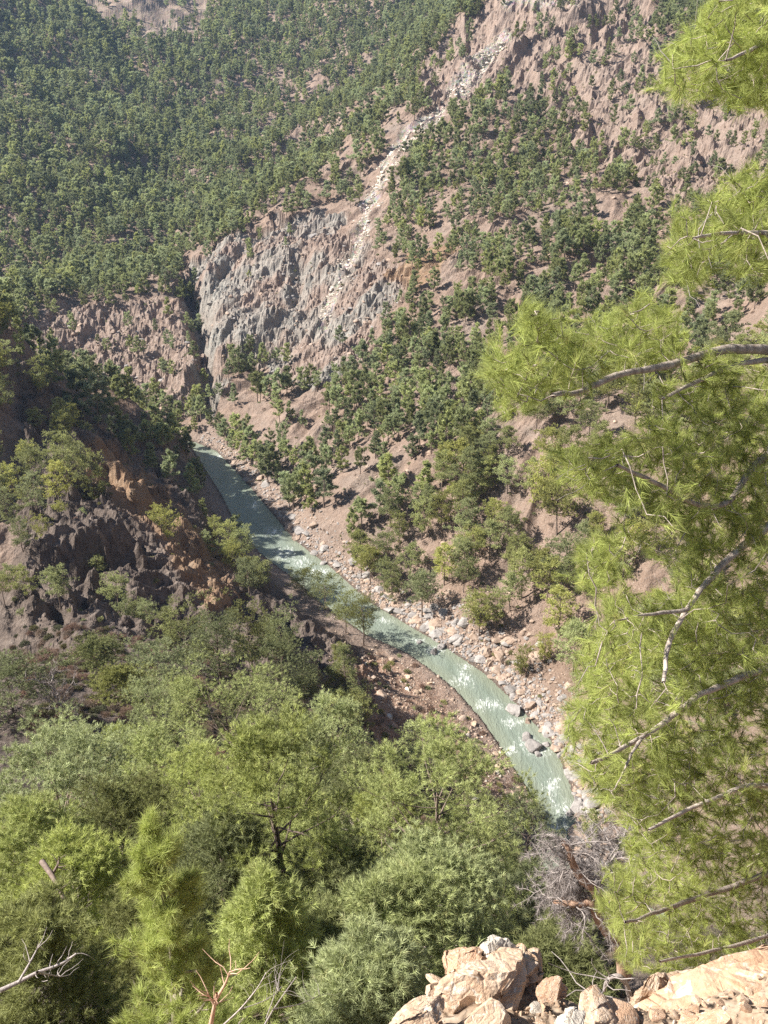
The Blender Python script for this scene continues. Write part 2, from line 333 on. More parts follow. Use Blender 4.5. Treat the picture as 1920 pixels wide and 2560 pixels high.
# ------------------------------------------------------------------ river
def resample(pl, n):
    p = np.array(pl); s = np.concatenate([[0], np.cumsum(np.hypot(*np.diff(p, axis=0).T))]); t = np.linspace(0, s[-1], n)
    return np.stack([np.interp(t, s, p[:, 0]), np.interp(t, s, p[:, 1])], 1)
_l = resample(LBW, 420); _r = resample(RBW, 420); k = np.linspace(-0.12, 1.12, 36)[None, :, None]
W = _l[:, None] * (1 - k) + _r[:, None] * k
wx, wy = W[..., 0], W[..., 1]
wu, wv, _ = proj(wx, wy, 0 * wx)
FOAM = [(615,1195,45,28),(650,1215,40,22),(690,1235,45,20),(830,1340,40,16),(905,1385,35,14),(940,1405,40,16),(1000,1470,42,34),(1055,1522,50,26),(1010,1440,30,16),(1140,1605,50,26),(1165,1625,50,20),(1105,1620,28,22),(1110,1560,40,20),(1195,1700,34,44),(1215,1745,40,34),(590,1150,40,20),(550,1090,25,20),(470,985,30,12),(1210,1790,40,30)]
fo = 0
for (a, b, sa, sb) in FOAM: fo = np.maximum(fo, np.exp(-(((wu - a) / sa) ** 2 + ((wv - b) / sb) ** 2)))
dbk = np.minimum(dline(wx, wy, LBW), dline(wx, wy, RBW))
shal = (1 - sstep(0.5, 4.5, dbk))
m = NT("river_water"); pos = m.n("NewGeometry").outputs["Position"]
rot = m.n("Mapping", {"Vector": pos, "Rotation": (0, 0, R(-31)), "Scale": (1.0, 0.30, 1.0)}).outputs[0]
w1 = m.noise(0.7, 5, 0.65, rot, 0.8); w2 = m.noise(3.4, 4, 0.7, rot, 0.6); w0 = m.noise(0.12, 3, 0.6, rot, 1.0)
fa = m.attr("foam").outputs["Fac"]; sh = m.attr("shallow").outputs["Fac"]
base = m.ramp(w0, [(0.3, (0.17, 0.207, 0.168)), (0.55, (0.205, 0.243, 0.202)), (0.75, (0.24, 0.275, 0.232))])
base = m.mix(m.math('MULTIPLY', sh, 0.45), base, (0.24, 0.25, 0.17))
w3 = m.noise(8.0, 3, 0.7, rot, 0.4)
fn = m.math('MULTIPLY_ADD', w2, 0.6, m.math('MULTIPLY_ADD', w1, 0.4, m.math('MULTIPLY', w3, 0.25)))
fm = m.ramp(m.math('ADD', fn, m.math('MULTIPLY', fa, 0.27)), [(0.85, (0, 0, 0)), (1.0, (1, 1, 1))])
col = m.mix(fm, base, (0.80, 0.83, 0.80))
rough = m.math('MULTIPLY_ADD', fm, 0.5, 0.2)
nb_ = m.bump(m.math('ADD', w1, m.math('MULTIPLY', w2, 0.35)), 0.6, 0.7)
WATER = m.finish(m.n("BsdfPrincipled", {"Base Color": col, "Roughness": rough, "Specular IOR Level": 0.35, "IOR": 1.33, "Normal": nb_}).outputs[0])
wz = fo * 0.10 * noise(wx * .9, wy * .9, 4)
riv = obj("river_water", mesh_np("river_water", np.stack([wx.ravel(), wy.ravel(), wz.ravel()], 1), grid_faces(*wx.shape), WATER, {"foam": np.asarray(fo).ravel(), "shallow": shal.ravel()}, True))
tag(riv, kind="structure")
print("river", time.time() - T0)
# ------------------------------------------------------------------ plants
def bark_mat(name, c1, c2, scale=9.0):
    m = NT(name); tc = m.n("TexCoord").outputs["Object"]
    mp = m.n("Mapping", {"Vector": tc, "Scale": (1, 1, 0.35)}).outputs[0]
    n1 = m.noise(scale, 5, 0.7, mp)
    rnd = m.n("ObjectInfo").outputs["Random"]
    c = m.ramp(n1, [(0.3, c1), (0.62, c2)])
    c = m.n("HueSaturation", {"Color": c, "Value": m.math('MULTIPLY_ADD', rnd, 0.4, 0.8)}).outputs[0]
    return m.finish(m.n("BsdfPrincipled", {"Base Color": c, "Roughness": 0.9, "Specular IOR Level": 0.2, "Normal": m.bump(n1, 0.8, 0.02)}).outputs[0])
BARK = bark_mat("pine_bark", (0.10, 0.075, 0.06), (0.27, 0.21, 0.175))
BARKPALE = bark_mat("pale_bark", (0.22, 0.17, 0.14), (0.52, 0.45, 0.39), 22.0)
BARKRED = bark_mat("reddish_bark", (0.36, 0.20, 0.13), (0.62, 0.44, 0.33), 14.0)
DEADWOOD = bark_mat("dead_wood", (0.24, 0.205, 0.19), (0.46, 0.41, 0.385), 18.0)
def leaf_mat(name, base, var=0.5, trans=0.3, hue=0.03, warm=(0.13, 0.115, 0.05), each=0.45):
    m = NT(name); rnd = m.n("ObjectInfo").outputs["Random"]; t = m.attr("tint").outputs["Fac"]
    tb = m.n("TexCoord").outputs["Object"]
    cl = m.noise(0.55, 3, 0.6, tb)
    v = m.math('MULTIPLY_ADD', t, var, 1.0 - var * 0.5)
    v = m.math('MULTIPLY', v, m.math('MULTIPLY_ADD', rnd, each, 1.0 - each * 0.5))
    v = m.math('MULTIPLY', v, m.math('MULTIPLY_ADD', cl, 0.7, 0.65))
    rnd2 = m.math('FRACT', m.math('MULTIPLY', rnd, 7.31))
    hs = m.n("HueSaturation", {"Color": (*base, 1), "Hue": m.math('MULTIPLY_ADD', rnd2, hue, 0.5 - hue * 0.55), "Saturation": m.math('MULTIPLY_ADD', rnd2, -0.35, 1.12), "Value": v}).outputs[0]
    hs = m.mix(m.ramp(t, [(0.93, (0, 0, 0)), (0.99, (0.6, 0.6, 0.6))]), hs, warm)
    d = m.n("BsdfPrincipled", {"Base Color": hs, "Roughness": 0.62, "Specular IOR Level": 0.25}).outputs[0]
    tr = m.n("BsdfTranslucent", {"Color": m.mix(0.5, hs, m.n("HueSaturation", {"Color": hs, "Value": 1.5, "Hue": 0.485}).outputs[0])}).outputs[0]
    return m.finish(m.n("MixShader", {0: trans, 1: d, 2: tr}).outputs[0])
NEEDLE_FAR = leaf_mat("pine_needles_dark", (0.325, 0.37, 0.175), each=0.7, trans=0.45)
NEEDLE_MID = leaf_mat("pine_needles_green", (0.385, 0.415, 0.165), each=0.65, trans=0.32)
NEEDLE_SHADE = leaf_mat("pine_needles_shaded", (0.235, 0.26, 0.10), 0.6, 0.2)  # darker needles: the shade between the front crowns is put into the colour
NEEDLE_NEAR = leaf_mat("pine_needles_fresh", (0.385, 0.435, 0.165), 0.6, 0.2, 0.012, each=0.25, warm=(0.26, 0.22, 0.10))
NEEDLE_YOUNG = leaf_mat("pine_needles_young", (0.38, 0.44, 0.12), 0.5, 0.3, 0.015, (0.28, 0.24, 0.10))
NEEDLE_RIGHT = leaf_mat("pine_needles_bright", (0.29, 0.335, 0.122), 0.8, 0.38, 0.01, (0.30, 0.24, 0.12))
SHRUB = leaf_mat("shrub_leaves", (0.30, 0.31, 0.13), 0.6, 0.25, 0.05)
BRUSH = leaf_mat("ground_brush_shaded", (0.15, 0.15, 0.07), 0.6, 0.2, 0.04)  # shrub colour darkened to paint the shadowed gaps under the near crowns
SHRUBDRY = leaf_mat("dry_twigs", (0.26, 0.185, 0.135), 0.6, 0.15, 0.03)

def nrm(v): return v / (np.linalg.norm(v, axis=-1, keepdims=True) + 1e-9)
def needles(pos, dirs, k, length, width, spread, rng, along=0.0, droop=0.0, out=0.7, norms=False):
    """k thin triangles round each shoot; returns verts, faces, tint"""
    n = len(pos); P = np.repeat(pos, k, 0); D0 = np.repeat(nrm(dirs), k, 0)
    if along > 0: P = P - D0 * (rng.random((n * k, 1)) * along)
    D = nrm(D0 + rng.normal(0, spread, (n * k, 3)) + np.array([0, 0, -droop]))
    L = length * rng.uniform(0.65, 1.15, (n * k, 1)); S = nrm(np.cross(D, rng.normal(0, 1, (n * k, 3)))) * (width * 0.5)
    if norms:
        ctr = pos.mean(0); O = nrm((pos - ctr) * np.array([1, 1, 0.8])); O = np.repeat(O, k, 0)
        N = nrm(O * out + D0 * 0.45 + np.array([0, 0, 0.15]) + rng.normal(0, 0.28, (n * k, 3))); g = np.cross(2 * S, D * L + S); fl = (g * N).sum(1) < 0; S[fl] *= -1
    v = np.stack([P - S, P + S, P + D * L], 1).reshape(-1, 3)
    t = np.clip(np.repeat(rng.random(n), k) + rng.normal(0, 0.08, n * k), 0, 1)
    if norms: return v, np.arange(n * k * 3).reshape(-1, 3), np.repeat(t, 3), np.repeat(N, 3, 0)
    return v, np.arange(n * k * 3).reshape(-1, 3), np.repeat(t, 3)
def tubes(paths, sides=5):
    """paths: list of (pts (n,3), radii (n,)) -> quads"""
    V, Fc = [], []; o = 0; a = np.linspace(0, 2 * math.pi, sides, endpoint=False)
    for p, r in paths:
        p = np.asarray(p, float); r = np.asarray(r, float); t = nrm(np.gradient(p, axis=0))
        ref = np.where(np.abs(t[:, 2:3]) > 0.85, np.array([[1.0, 0, 0]]), np.array([[0, 0, 1.0]]))
        e1 = nrm(np.cross(t, ref)); e2 = np.cross(t, e1)
        ring = p[:, None] + r[:, None, None] * (np.cos(a)[None, :, None] * e1[:, None] + np.sin(a)[None, :, None] * e2[:, None])
        n = len(p); V.append(ring.reshape(-1, 3))
        i, j = np.meshgrid(np.arange(n - 1), np.arange(sides), indexing='ij'); i = i.ravel(); j = j.ravel(); j2 = (j + 1) % sides
        Fc.append(np.stack([i * sides + j, i * sides + j2, (i + 1) * sides + j2, (i + 1) * sides + j], 1) + o); o += n * sides
    return np.concatenate(V), np.concatenate(Fc)
def bend(p0, d, L, up, n, rng, wob=0.12):
    """a limb: starts along d, curves by up, wobbles"""
    p = [np.array(p0, float)]; d = nrm(np.array(d, float))
    for i in range(n):
        d = nrm(d + np.array([0, 0, up / n]) + rng.normal(0, wob, 3)); p.append(p[-1] + d * L / n)
    return np.array(p)
def pine_data(seed, H=10.0, cr=2.6, cb=0.3, limbs=22, twigs=7, tufts=3, k=10, nl=0.3, nw=0.03, shape='round', twig_tubes=False, spread=0.55, lean=0.06, droop=0.0, bare=0.0, flat=0.4, jit=(0.62, 1.15), s0=0.3, clump=0.0):
    rng = np.random.default_rng(seed)
    n = 9; zz = np.linspace(-0.6, H * 0.97, n); wob = np.cumsum(rng.normal(0, lean * H / n, (n, 2)), 0); wob -= wob[0]
    tr = np.stack([wob[:, 0], wob[:, 1], zz], 1); r0 = 0.016 * H + 0.03; rad = r0 * np.clip(1 - zz / H, 0.06, 1) ** 0.8
    paths = [(tr, rad)]; P, D = [], []; fine = []
    for i in range(limbs):
        f = cb + (0.98 - cb) * ((i + rng.random()) / limbs) ** 1.15; q = (f - cb) / (1 - cb)
        if shape == 'round': pr = (max(0.0, 1 - (1.6 * abs(q - 0.38)) ** 2)) ** 0.5 * (1 if q < .38 else 1) if q < 0.95 else 0.25
        elif shape == 'cone': pr = 1.06 * (1 - q) ** 0.75 + 0.08
        elif shape == 'flat': pr = 0.55 + 0.55 * q if q < 0.75 else 1.0 * (1 - (q - 0.75) / 0.25) ** 0.5 + 0.2
        else: pr = (1 - q ** 2.2) ** 0.6 * (0.75 + 0.3 * q) + 0.1
        L = max(0.25, 1.25 * cr * pr * rng.uniform(*jit)); az = i * 2.39996 + rng.normal(0, 0.5); el = rng.normal(0.08 + 0.6 * q * q, 0.16)
        p0 = np.array([np.interp(f * H, zz, tr[:, 0]), np.interp(f * H, zz, tr[:, 1]), f * H])
        lp = bend(p0, (math.cos(az) * math.cos(el), math.sin(az) * math.cos(el), math.sin(el)), L, 0.38 - droop, 5, rng)
        rl = np.interp(f * H, zz, rad) * 0.5; paths.append((lp, rl * np.linspace(1, 0.18, 6)))
        if rng.random() < bare: continue
        for j in range(twigs):
            s = rng.uniform(s0, 1.0) * 5; a = int(min(4, s)); w = s - a; b0 = lp[a] * (1 - w) + lp[a + 1] * w; ld = nrm(lp[a + 1] - lp[a])
            td = nrm(ld * rng.uniform(.3, 1.1) + rng.normal(0, 0.7, 3) * np.array([1, 1, flat]) + np.array([0, 0, 0.22 - droop])); tl = L * rng.uniform(0.16, 0.36) + 0.08
            tp = bend(b0, td, tl, 0.3 - droop, 2, rng)
            if twig_tubes: fine.append((tp, np.array([1, 0.7, 0.4]) * max(0.004, rl * 0.22)))
            for q_ in range(tufts):
                g = rng.uniform(0.25, 1.05) * 2; a = int(min(1, g)); w = g - a
                if clump: o_ = rng.normal(0, clump, 3) * np.array([1, 1, .55]); P.append(tp[2] + o_); D.append(o_ / clump * .7 + nrm(tp[2] - tp[1]) * .5 + np.array([0, 0, .35])); continue
                P.append(tp[a] * (1 - w) + tp[a + 1] * w + rng.normal(0, nl * 0.22, 3)); D.append(nrm(tp[a + 1] - tp[a]) + np.array([0, 0, 0.3 - droop]) + rng.normal(0, 0.3, 3))
    for j in range(twigs): P.append(tr[-1] + rng.normal(0, nl * 0.4, 3)); D.append(np.array([0, 0, 1.0]) + rng.normal(0, .5, 3))
    P = np.array(P); D = np.array(D)
    nv = needles(P, D, k, nl, nw, spread, rng, along=nl * 0.6, droop=droop * 0.3)
    return tubes(paths, 5), (tubes(fine, 3) if fine else None), nv
def merge(a, b):
    if b is None: return a
    return np.concatenate([a[0], b[0]]), np.concatenate([a[1], b[1] + len(a[0])])
def pine_meshes(name, leaf, bark, **kw):
    t, fine, nv = pine_data(**kw); v, f = merge(t, fine)
    return mesh_np(name + "_trunk", v, f, bark, None, True), mesh_np(name + "_crown", nv[0], nv[1], leaf, {"tint": nv[2]})
def merged_pine(name, leaf, bark, **kw):
    (tv, tf), _, nv = pine_data(**kw); tri = np.concatenate([tf[:, [0, 1, 2]], tf[:, [0, 2, 3]]])
    v = np.concatenate([tv, nv[0]]); f = np.concatenate([tri, nv[1] + len(tv)]); tint = np.concatenate([np.zeros(len(tv)), nv[2]])
    me = mesh_np(name, v, f, [bark, leaf], {"tint": tint}); mi = np.concatenate([np.zeros(len(tri), np.int32), np.ones(len(nv[1]), np.int32)])
    me.polygons.foreach_set("material_index", mi); return me
def plant(name, meshes, loc, rz, sc, sz=1.0, tilt=(0, 0)):
    e = empty(name, loc); e.rotation_euler = (tilt[0], tilt[1], rz); e.scale = (sc, sc, sc * sz)
    for nm, me in zip(("trunk", "crown"), meshes): obj(nm, me, e)
    return e

# --- where trees grow
VISCACHE = {}
def visible(x, y, ztop):
    """does the line of sight to this point clear the hillside?"""
    ok = np.ones(x.shape, bool)
    for t in np.linspace(0.12, 0.985, 70):
        xx, yy = x * t, y * t; zz = CAM_Z + (ztop - CAM_Z) * t; ok &= hgrid(xx, yy) < zz + 0.2
    return ok
la, lr = ang, np.log(rs)
def hgrid(x, y):
    a = np.arctan2(x, y); r = np.log(np.maximum(np.hypot(x, y), 0.36)); i = np.interp(r, lr, np.arange(nr)); j = np.interp(a, la, np.arange(na))
    i0 = np.clip(i.astype(int), 0, nr - 2); j0 = np.clip(j.astype(int), 0, na - 2); fi = i - i0; fj = j - j0
    return (TZ[i0, j0] * (1 - fi) + TZ[i0 + 1, j0] * fi) * (1 - fj) + (TZ[i0, j0 + 1] * (1 - fi) + TZ[i0 + 1, j0 + 1] * fi) * fj
# (outline in the view, trees per unit, later entries win)
DENS = [([(-300,-400),(2000,-400),(2000,2300),(-300,2300)], 0.42),
 ([(-300,-400),(1080,-400),(1040,60),(930,185),(700,350),(500,525),(395,575),(330,650),(40,725),(-300,760)], 1.0),
 ([(400,190),(720,130),(880,230),(700,340),(600,430),(500,430),(560,300)], 0.55),
 ([(1350,-100),(2000,-100),(2000,60),(1500,140),(1420,60)], 0.8),
 (PEAK, 0.10), (PALETOP, 0.06), (CLIFF, 0.012), (BADLAND, 0.06),
 ([(880,260),(1100,250),(1200,300),(1290,420),(1430,440),(1430,640),(1250,660),(1000,540),(870,520),(850,400)], 0.68),
 ([(900,610),(1000,560),(1430,640),(1300,760),(1100,830),(1000,980),(930,1000),(860,900),(820,780)], 0.75),
 ([(820,760),(900,700),(1000,830),(850,900),(740,900),(700,850)], 0.62),
 ([(470,880),(560,880),(560,960),(470,960)], 0.5),
 ([(540,760),(740,880),(700,990),(600,1000),(520,920)], 0.28),
 ([(700,1010),(880,940),(900,1050),(760,1150),(700,1140)], 0.05),
 ([(560,980),(690,1000),(690,1150),(640,1150),(560,1030)], 0.6),
 ([(700,900),(830,920),(860,1000),(720,980)], 0.75),
 ([(820,1050),(1100,980),(1120,1130),(1000,1230),(900,1240),(800,1150)], 0.62),
 ([(1110,1080),(1250,1080),(1250,1300),(1020,1330),(1060,1200)], 0.26),
 ([(760,1140),(860,1160),(980,1240),(940,1310),(840,1270),(760,1210)], 0.45),
 ([(1000,1330),(1240,1240),(1250,1480),(1150,1480),(1050,1420)], 0.55),
 (BAR, 0.0),
 ([(-300,700),(0,700),(200,820),(400,900),(470,1100),(560,1190),(700,1310),(640,1330),(500,1270),(300,1000),(120,960),(0,900),(-300,900)], 0.36),
 ([(0,900),(120,960),(300,1000),(500,1270),(420,1290),(200,1080),(0,1060)], 0.08),
 ([(-100,1060),(120,1060),(400,1180),(380,1320),(100,1320),(-100,1260)], 0.26),
 ([(-100,1260),(100,1320),(300,1330),(240,1500),(-100,1500)], 0.16),
 ([(380,1200),(560,1180),(720,1300),(720,1480),(560,1500),(380,1450)], 0.06),
 ([(330,1040),(480,1130),(620,1280),(700,1400),(640,1500),(560,1300),(450,1220)], 0.05),
 ([(560,1280),(800,1380),(830,1560),(700,1580),(620,1420)], 0.04)]
def dens_at(u, v):
    w = np.zeros(u.shape); uu = u + noise(u / 40, v / 40, 191) * 18; vv = v + noise(u / 40, v / 40, 192) * 18
    for poly, dn in DENS: w = np.where(inpoly(uu, vv, poly), dn, w)
    return w * (1 - strip(u, v, TALUS, 40)) * (1 - .9 * strip(u, v, ORANGE, 60))
def scatter(n, ymin, ymax, spacing, seed, fac=1.0, dn=None, clump=0.5):
    """points on the hillside, thinned by the density map and by a minimum distance"""
    rng = np.random.default_rng(seed); lo, hi = ymin, ymax
    r = np.sqrt(rng.uniform(lo * lo, hi * hi, n)); a = rng.uniform(-0.47, 0.47, n); x = r * np.sin(a); y = r * np.cos(a); z = hgrid(x, y)
    u, v, d = proj(x, y, z); ok = (u > -120) & (u < 1780) & (v > -160) & (v < 1900)
    w = (dn or dens_at)(u, v); cn = sstep(-0.30, 0.42, fbm(x / 17, y / 17, 3, 140) + (w - 0.5) * 0.9)
    ok &= rng.random(n) < np.clip(fac * np.where(w > 0.9, 1, np.where(w < 0.2, w * 0.6, 0.03) + cn * w * 1.5), 0, 1)
    ok &= ~inpoly(x, y, WATER_POLY); ok &= np.minimum(dline(x, y, LBW), dline(x, y, RBW)) > 3.0
    x, y, z, w = x[ok], y[ok], z[ok], w[ok]; sv_ = rng.uniform(0.55, 1.25, len(x)); keep = []; cells = {}
    for i in range(len(x)):
        sp = spacing * sv_[i]; c = (int(x[i] // 6), int(y[i] // 6)); bad = False
        for ax in (-1, 0, 1):
            for ay in (-1, 0, 1):
                for j in cells.get((c[0] + ax, c[1] + ay), ()):
                    if (x[i] - x[j]) ** 2 + (y[i] - y[j]) ** 2 < sp * sp: bad = True; break
                if bad: break
            if bad: break
        if not bad: cells.setdefault(c, []).append(i); keep.append(i)
    return x[keep], y[keep], z[keep]
# ------------------------------------------------------------------ pines: kinds
def kinds(name, n, leaf, bark, **kw):
    out = []; shp = ['round', 'flat', 'irregular', 'cone', 'round', 'irregular', 'flat', 'round', 'irregular', 'cone']
    for i in range(n):
        rg = random.Random(i * 31 + len(name)); k = dict(kw); s = shp[i % 10]
        k.update(seed=i * 17 + 3, shape=s, H=10, cr=rg.uniform(2.7, 3.7) * (0.85 if s == 'cone' else 1), cb=rg.choice([0.18, 0.3, 0.4, 0.48]) * (0.7 if s == 'cone' else 1))
        out.append(pine_meshes(name, leaf, bark, **k))
    return out
MIDK = kinds("slope_pine", 10, NEEDLE_MID, BARK, limbs=24, twigs=6, tufts=9, k=14, nl=0.36, nw=0.075, clump=.33, spread=0.6)
SPURK = kinds("spur_pine", 6, NEEDLE_MID, BARK, limbs=24, twigs=6, tufts=9, k=12, nl=0.34, nw=0.07, clump=.33, spread=0.6)
NEARK = kinds("stand_pine", 6, NEEDLE_NEAR, BARK, limbs=40, twigs=6, tufts=12, k=20, nl=0.27, nw=0.026, clump=.3, spread=0.6, twig_tubes=True)

ALLPINES = []
def pine(meshes, x, y, z, h, label, group, wide=1.0, seed=None):
    rg = random.Random(seed if seed is not None else int(abs(x * 91 + y * 37)))
    s = h / 10.0; e = plant("pine_tree", meshes, (x, y, z - 0.15), rg.uniform(0, 6.28), s * wide, 1 / wide, (rg.uniform(-.05, .05), rg.uniform(-.05, .05)))
    tag(e, label, "tree", group); ALLPINES.append((x, y)); return e

# --- the stand of pines on the slope right below the viewpoint: (u, v of the top, distance, crown width in the view, fresh or shaded needle tone, shape, crown base, label)
STAND = [
 (310,1790,9.5,320,'Y','cone',0.02,"small bright green young pine with long soft needles, front of the stand at lower left"),
 (575,1575,21,330,'F','round',0.08,"broad yellow green pine with a thin pale stem in the middle of the stand"),
 (950,1610,25,420,'F','round',0.12,"large rounded pine with pale twisted limbs, left of the grey dead pine"),
 (860,1900,15,330,'F','round',0.12,"low bushy yellow green pine just left of the pale rock outcrop"),
 (95,1600,33,330,'F','round',0.1,"wide yellow green pine crown at the left edge, in front of the bare grey tree"),
 (470,1447,58,370,'F','round',0.2,"bright green round pine with a forked pale trunk showing in its crown"),
 (715,1500,56,190,'F','irregular',0.15,"upright fresh green pine right of the round pine with the forked trunk"),
 (340,1590,42,230,'F','round',0.1,"light green pine between the left edge crown and the round forked pine"),
 (30,1760,21,250,'F','irregular',0.1,"pine with a dark bare trunk gap beside it at the left edge"),
 (760,1640,34,220,'N','round',0.15,"shaded olive pine filling the gap above the low bushy pine"),
 (240,1700,24,260,'N','round',0.1,"olive green pine behind the small bright young pine"),
 (1150,1718,84,150,'N','round',0.2,"dark green pine standing at the foot of the slope against the foaming water"),
 (1050,1800,40,170,'N','irregular',0.1,"deep green pine right of the large rounded pine, beside a glimpse of water"),
 (560,1900,13,280,'F','cone',0.05,"narrow pale green pine right of the small bright young pine"),
 (720,1830,20,240,'N','irregular',0.2,"dark pine with bare lower limbs between two yellow green pines"),
 (60,1960,13,260,'N','round',0.1,"low dark pine above the pale fallen branch at lower left"),
 (1060,1960,24,220,'N','round',0.1,"dark bushy pine in the hollow left of the reddish dead limbs"),
 (800,2060,11,240,'F','round',0.1,"grey green pine sprig hung with bare twigs at the bottom edge"),
 (1220,2040,14,200,'N','round',0.05,"small dark pine below the grey dead pine and behind the rocks"),
 (640,1700,28,230,'F','irregular',0.1,"yellow green pine leaning behind the broad pine in the middle"),
 (200,1385,92,120,'N','cone',0.08,"dark pointed pine beside the bare grey tree"),
 (250,1440,80,150,'N','cone',0.1,"grey green conical pine right of the bare grey tree"),
 (390,1300,104,180,'N','flat',0.35,"flat topped pine at the left end of the row on the near rib"),
 (460,1320,98,150,'N','round',0.3,"rounded pine second in the row on the near rib"),
 (535,1300,112,120,'N','flat',0.4,"umbrella shaped pine with open limbs in the row on the near rib"),
 (600,1375,98,170,'N','round',0.25,"dense round pine at the right end of the row on the near rib"),
 (600,1305,125,100,'N','flat',0.45,"small umbrella pine standing beyond the row on the near rib"),
 (340,1400,90,170,'N','round',0.2,"grey green spreading pine above the round forked pine"),
 (650,1400,110,110,'N','flat',0.35,"lone spreading pine on the dark edge of the near rib"),
 (560,1470,78,170,'N','round',0.15,"dark pine close behind the upright fresh green pine"),
 (745,1395,150,90,'N','cone',0.1,"dark conical pine above the reddish bar, beside the river"),
 (745,1280,192,95,'N','flat',0.5,"tall umbrella pine on the left bank, seen against the water"),
 (785,1285,186,85,'N','flat',0.45,"thin leaning umbrella pine on the left bank, right of its tall twin"),
 (700,1238,205,80,'N','round',0.35,"slender pine on the left bank, seen against the pale water"),
 (655,1225,215,70,'N','round',0.3,"small rounded pine at the water edge below the rapids"),
 (0,1410,70,200,'N','round',0.1,"dark pine cut by the left edge, above the bare grey tree"),
 (150,1575,48,220,'F','round',0.1,"fresh green pine crown right below the bare grey tree"),
 (420,1640,33,240,'F','round',0.08,"bushy light green pine in front of the round forked pine"),
 (840,1690,30,200,'F','irregular',0.1,"bright spiky pine left of the large rounded pine"),
 (660,1560,44,180,'F','irregular',0.1,"yellow green pine below the upright fresh green pine"),
 (330,1960,16,260,'N','round',0.05,"shaded pine close beside the stem of the small bright young pine"),
 (470,1760,20,200,'N','round',0.1,"deep olive pine between the young pine and the broad pale stemmed pine"),
 (140,1820,19,240,'F','irregular',0.1,"yellow tinted pine above the dark fallen trunk"),
 (960,1830,19,250,'F','round',0.1,"pale green pine in front of the trunk of the large rounded pine"),
 (690,1990,14,230,'N','irregular',0.2,"dark pine with a bare trunk in the deep shade at the bottom"),
 (1130,1880,28,180,'N','round',0.1,"olive pine behind the grey twigs of the dead pine"),
]
for i, (u, v, y, wpx, fr, shp, cb, lab) in enumerate(STAND):
    t = at(u, v, y); g = float(hgrid(t[0:1], t[1:2])[0]); H = float(np.clip(t[2] - g, 2.2, 15)); dist = math.dist(t, (0, 0, CAM_Z))
    cr = max(0.8, wpx * dist / F * 0.5)
    if t[2] - g > 15: print("tall", lab, t[2] - g)
    if t[2] - g < 2.2: print("short", lab, t[2] - g)
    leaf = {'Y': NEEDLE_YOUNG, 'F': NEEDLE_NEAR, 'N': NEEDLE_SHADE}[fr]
    if dist < 22: kw = dict(limbs=46, twigs=7, tufts=13, k=26, nl=0.18, nw=0.012, clump=.16)
    elif dist < 45: kw = dict(limbs=46, twigs=7, tufts=13, k=26, nl=0.20, nw=0.014, clump=.24)
    elif dist < 90: kw = dict(limbs=40, twigs=6, tufts=13, k=22, nl=0.26, nw=0.026, clump=.36)
    else: kw = dict(limbs=30, twigs=6, tufts=10, k=18, nl=0.32, nw=0.042, clump=.4)
    if fr == 'Y': kw = dict(limbs=46, twigs=12, tufts=4, k=34, nl=0.21, nw=0.008)
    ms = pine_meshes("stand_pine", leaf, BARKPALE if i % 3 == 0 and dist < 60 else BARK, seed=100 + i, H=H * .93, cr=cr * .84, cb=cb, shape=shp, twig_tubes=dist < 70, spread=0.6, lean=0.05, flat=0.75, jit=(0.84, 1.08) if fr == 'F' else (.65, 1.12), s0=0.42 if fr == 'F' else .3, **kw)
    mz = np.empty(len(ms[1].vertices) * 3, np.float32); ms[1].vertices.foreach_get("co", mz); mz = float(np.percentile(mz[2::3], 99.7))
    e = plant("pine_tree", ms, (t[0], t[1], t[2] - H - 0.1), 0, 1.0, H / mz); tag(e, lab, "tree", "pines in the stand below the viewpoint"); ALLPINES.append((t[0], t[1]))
print("stand", time.time() - T0)

# fill between them
def away(x, y, d):
    q = np.array(ALLPINES); return ((q[:, 0] - x) ** 2 + (q[:, 1] - y) ** 2).min() > d * d
nfill = 0; rg = random.Random(5)
for tries in range(4000):
    if nfill >= 9: break
    y = rg.uniform(18, 118); x = rg.uniform(-0.5, 0.22) * y; g = float(hgrid(np.array([x]), np.array([y]))[0]); h = rg.uniform(6.5, 9.5) * (0.7 if y < 35 else 1)
    uu, vv, _ = proj(x, y, g + h)
    if uu > 1120 or vv < 1430 or (uu > 780 and vv < 1720) or inpoly(np.array([uu]), np.array([vv]), BAR)[0] or inpoly(np.array([uu]), np.array([vv]), [(560,1290),(840,1380),(840,1560),(660,1590),(590,1450)])[0]: continue
    if not away(x, y, 2.4 + y * 0.022): continue
    pine(NEARK[nfill % 6], x, y, g, h, "olive green pine filling the gaps between the larger pines of the near stand", "filler pines in the near stand"); nfill += 1
print("fill", nfill)

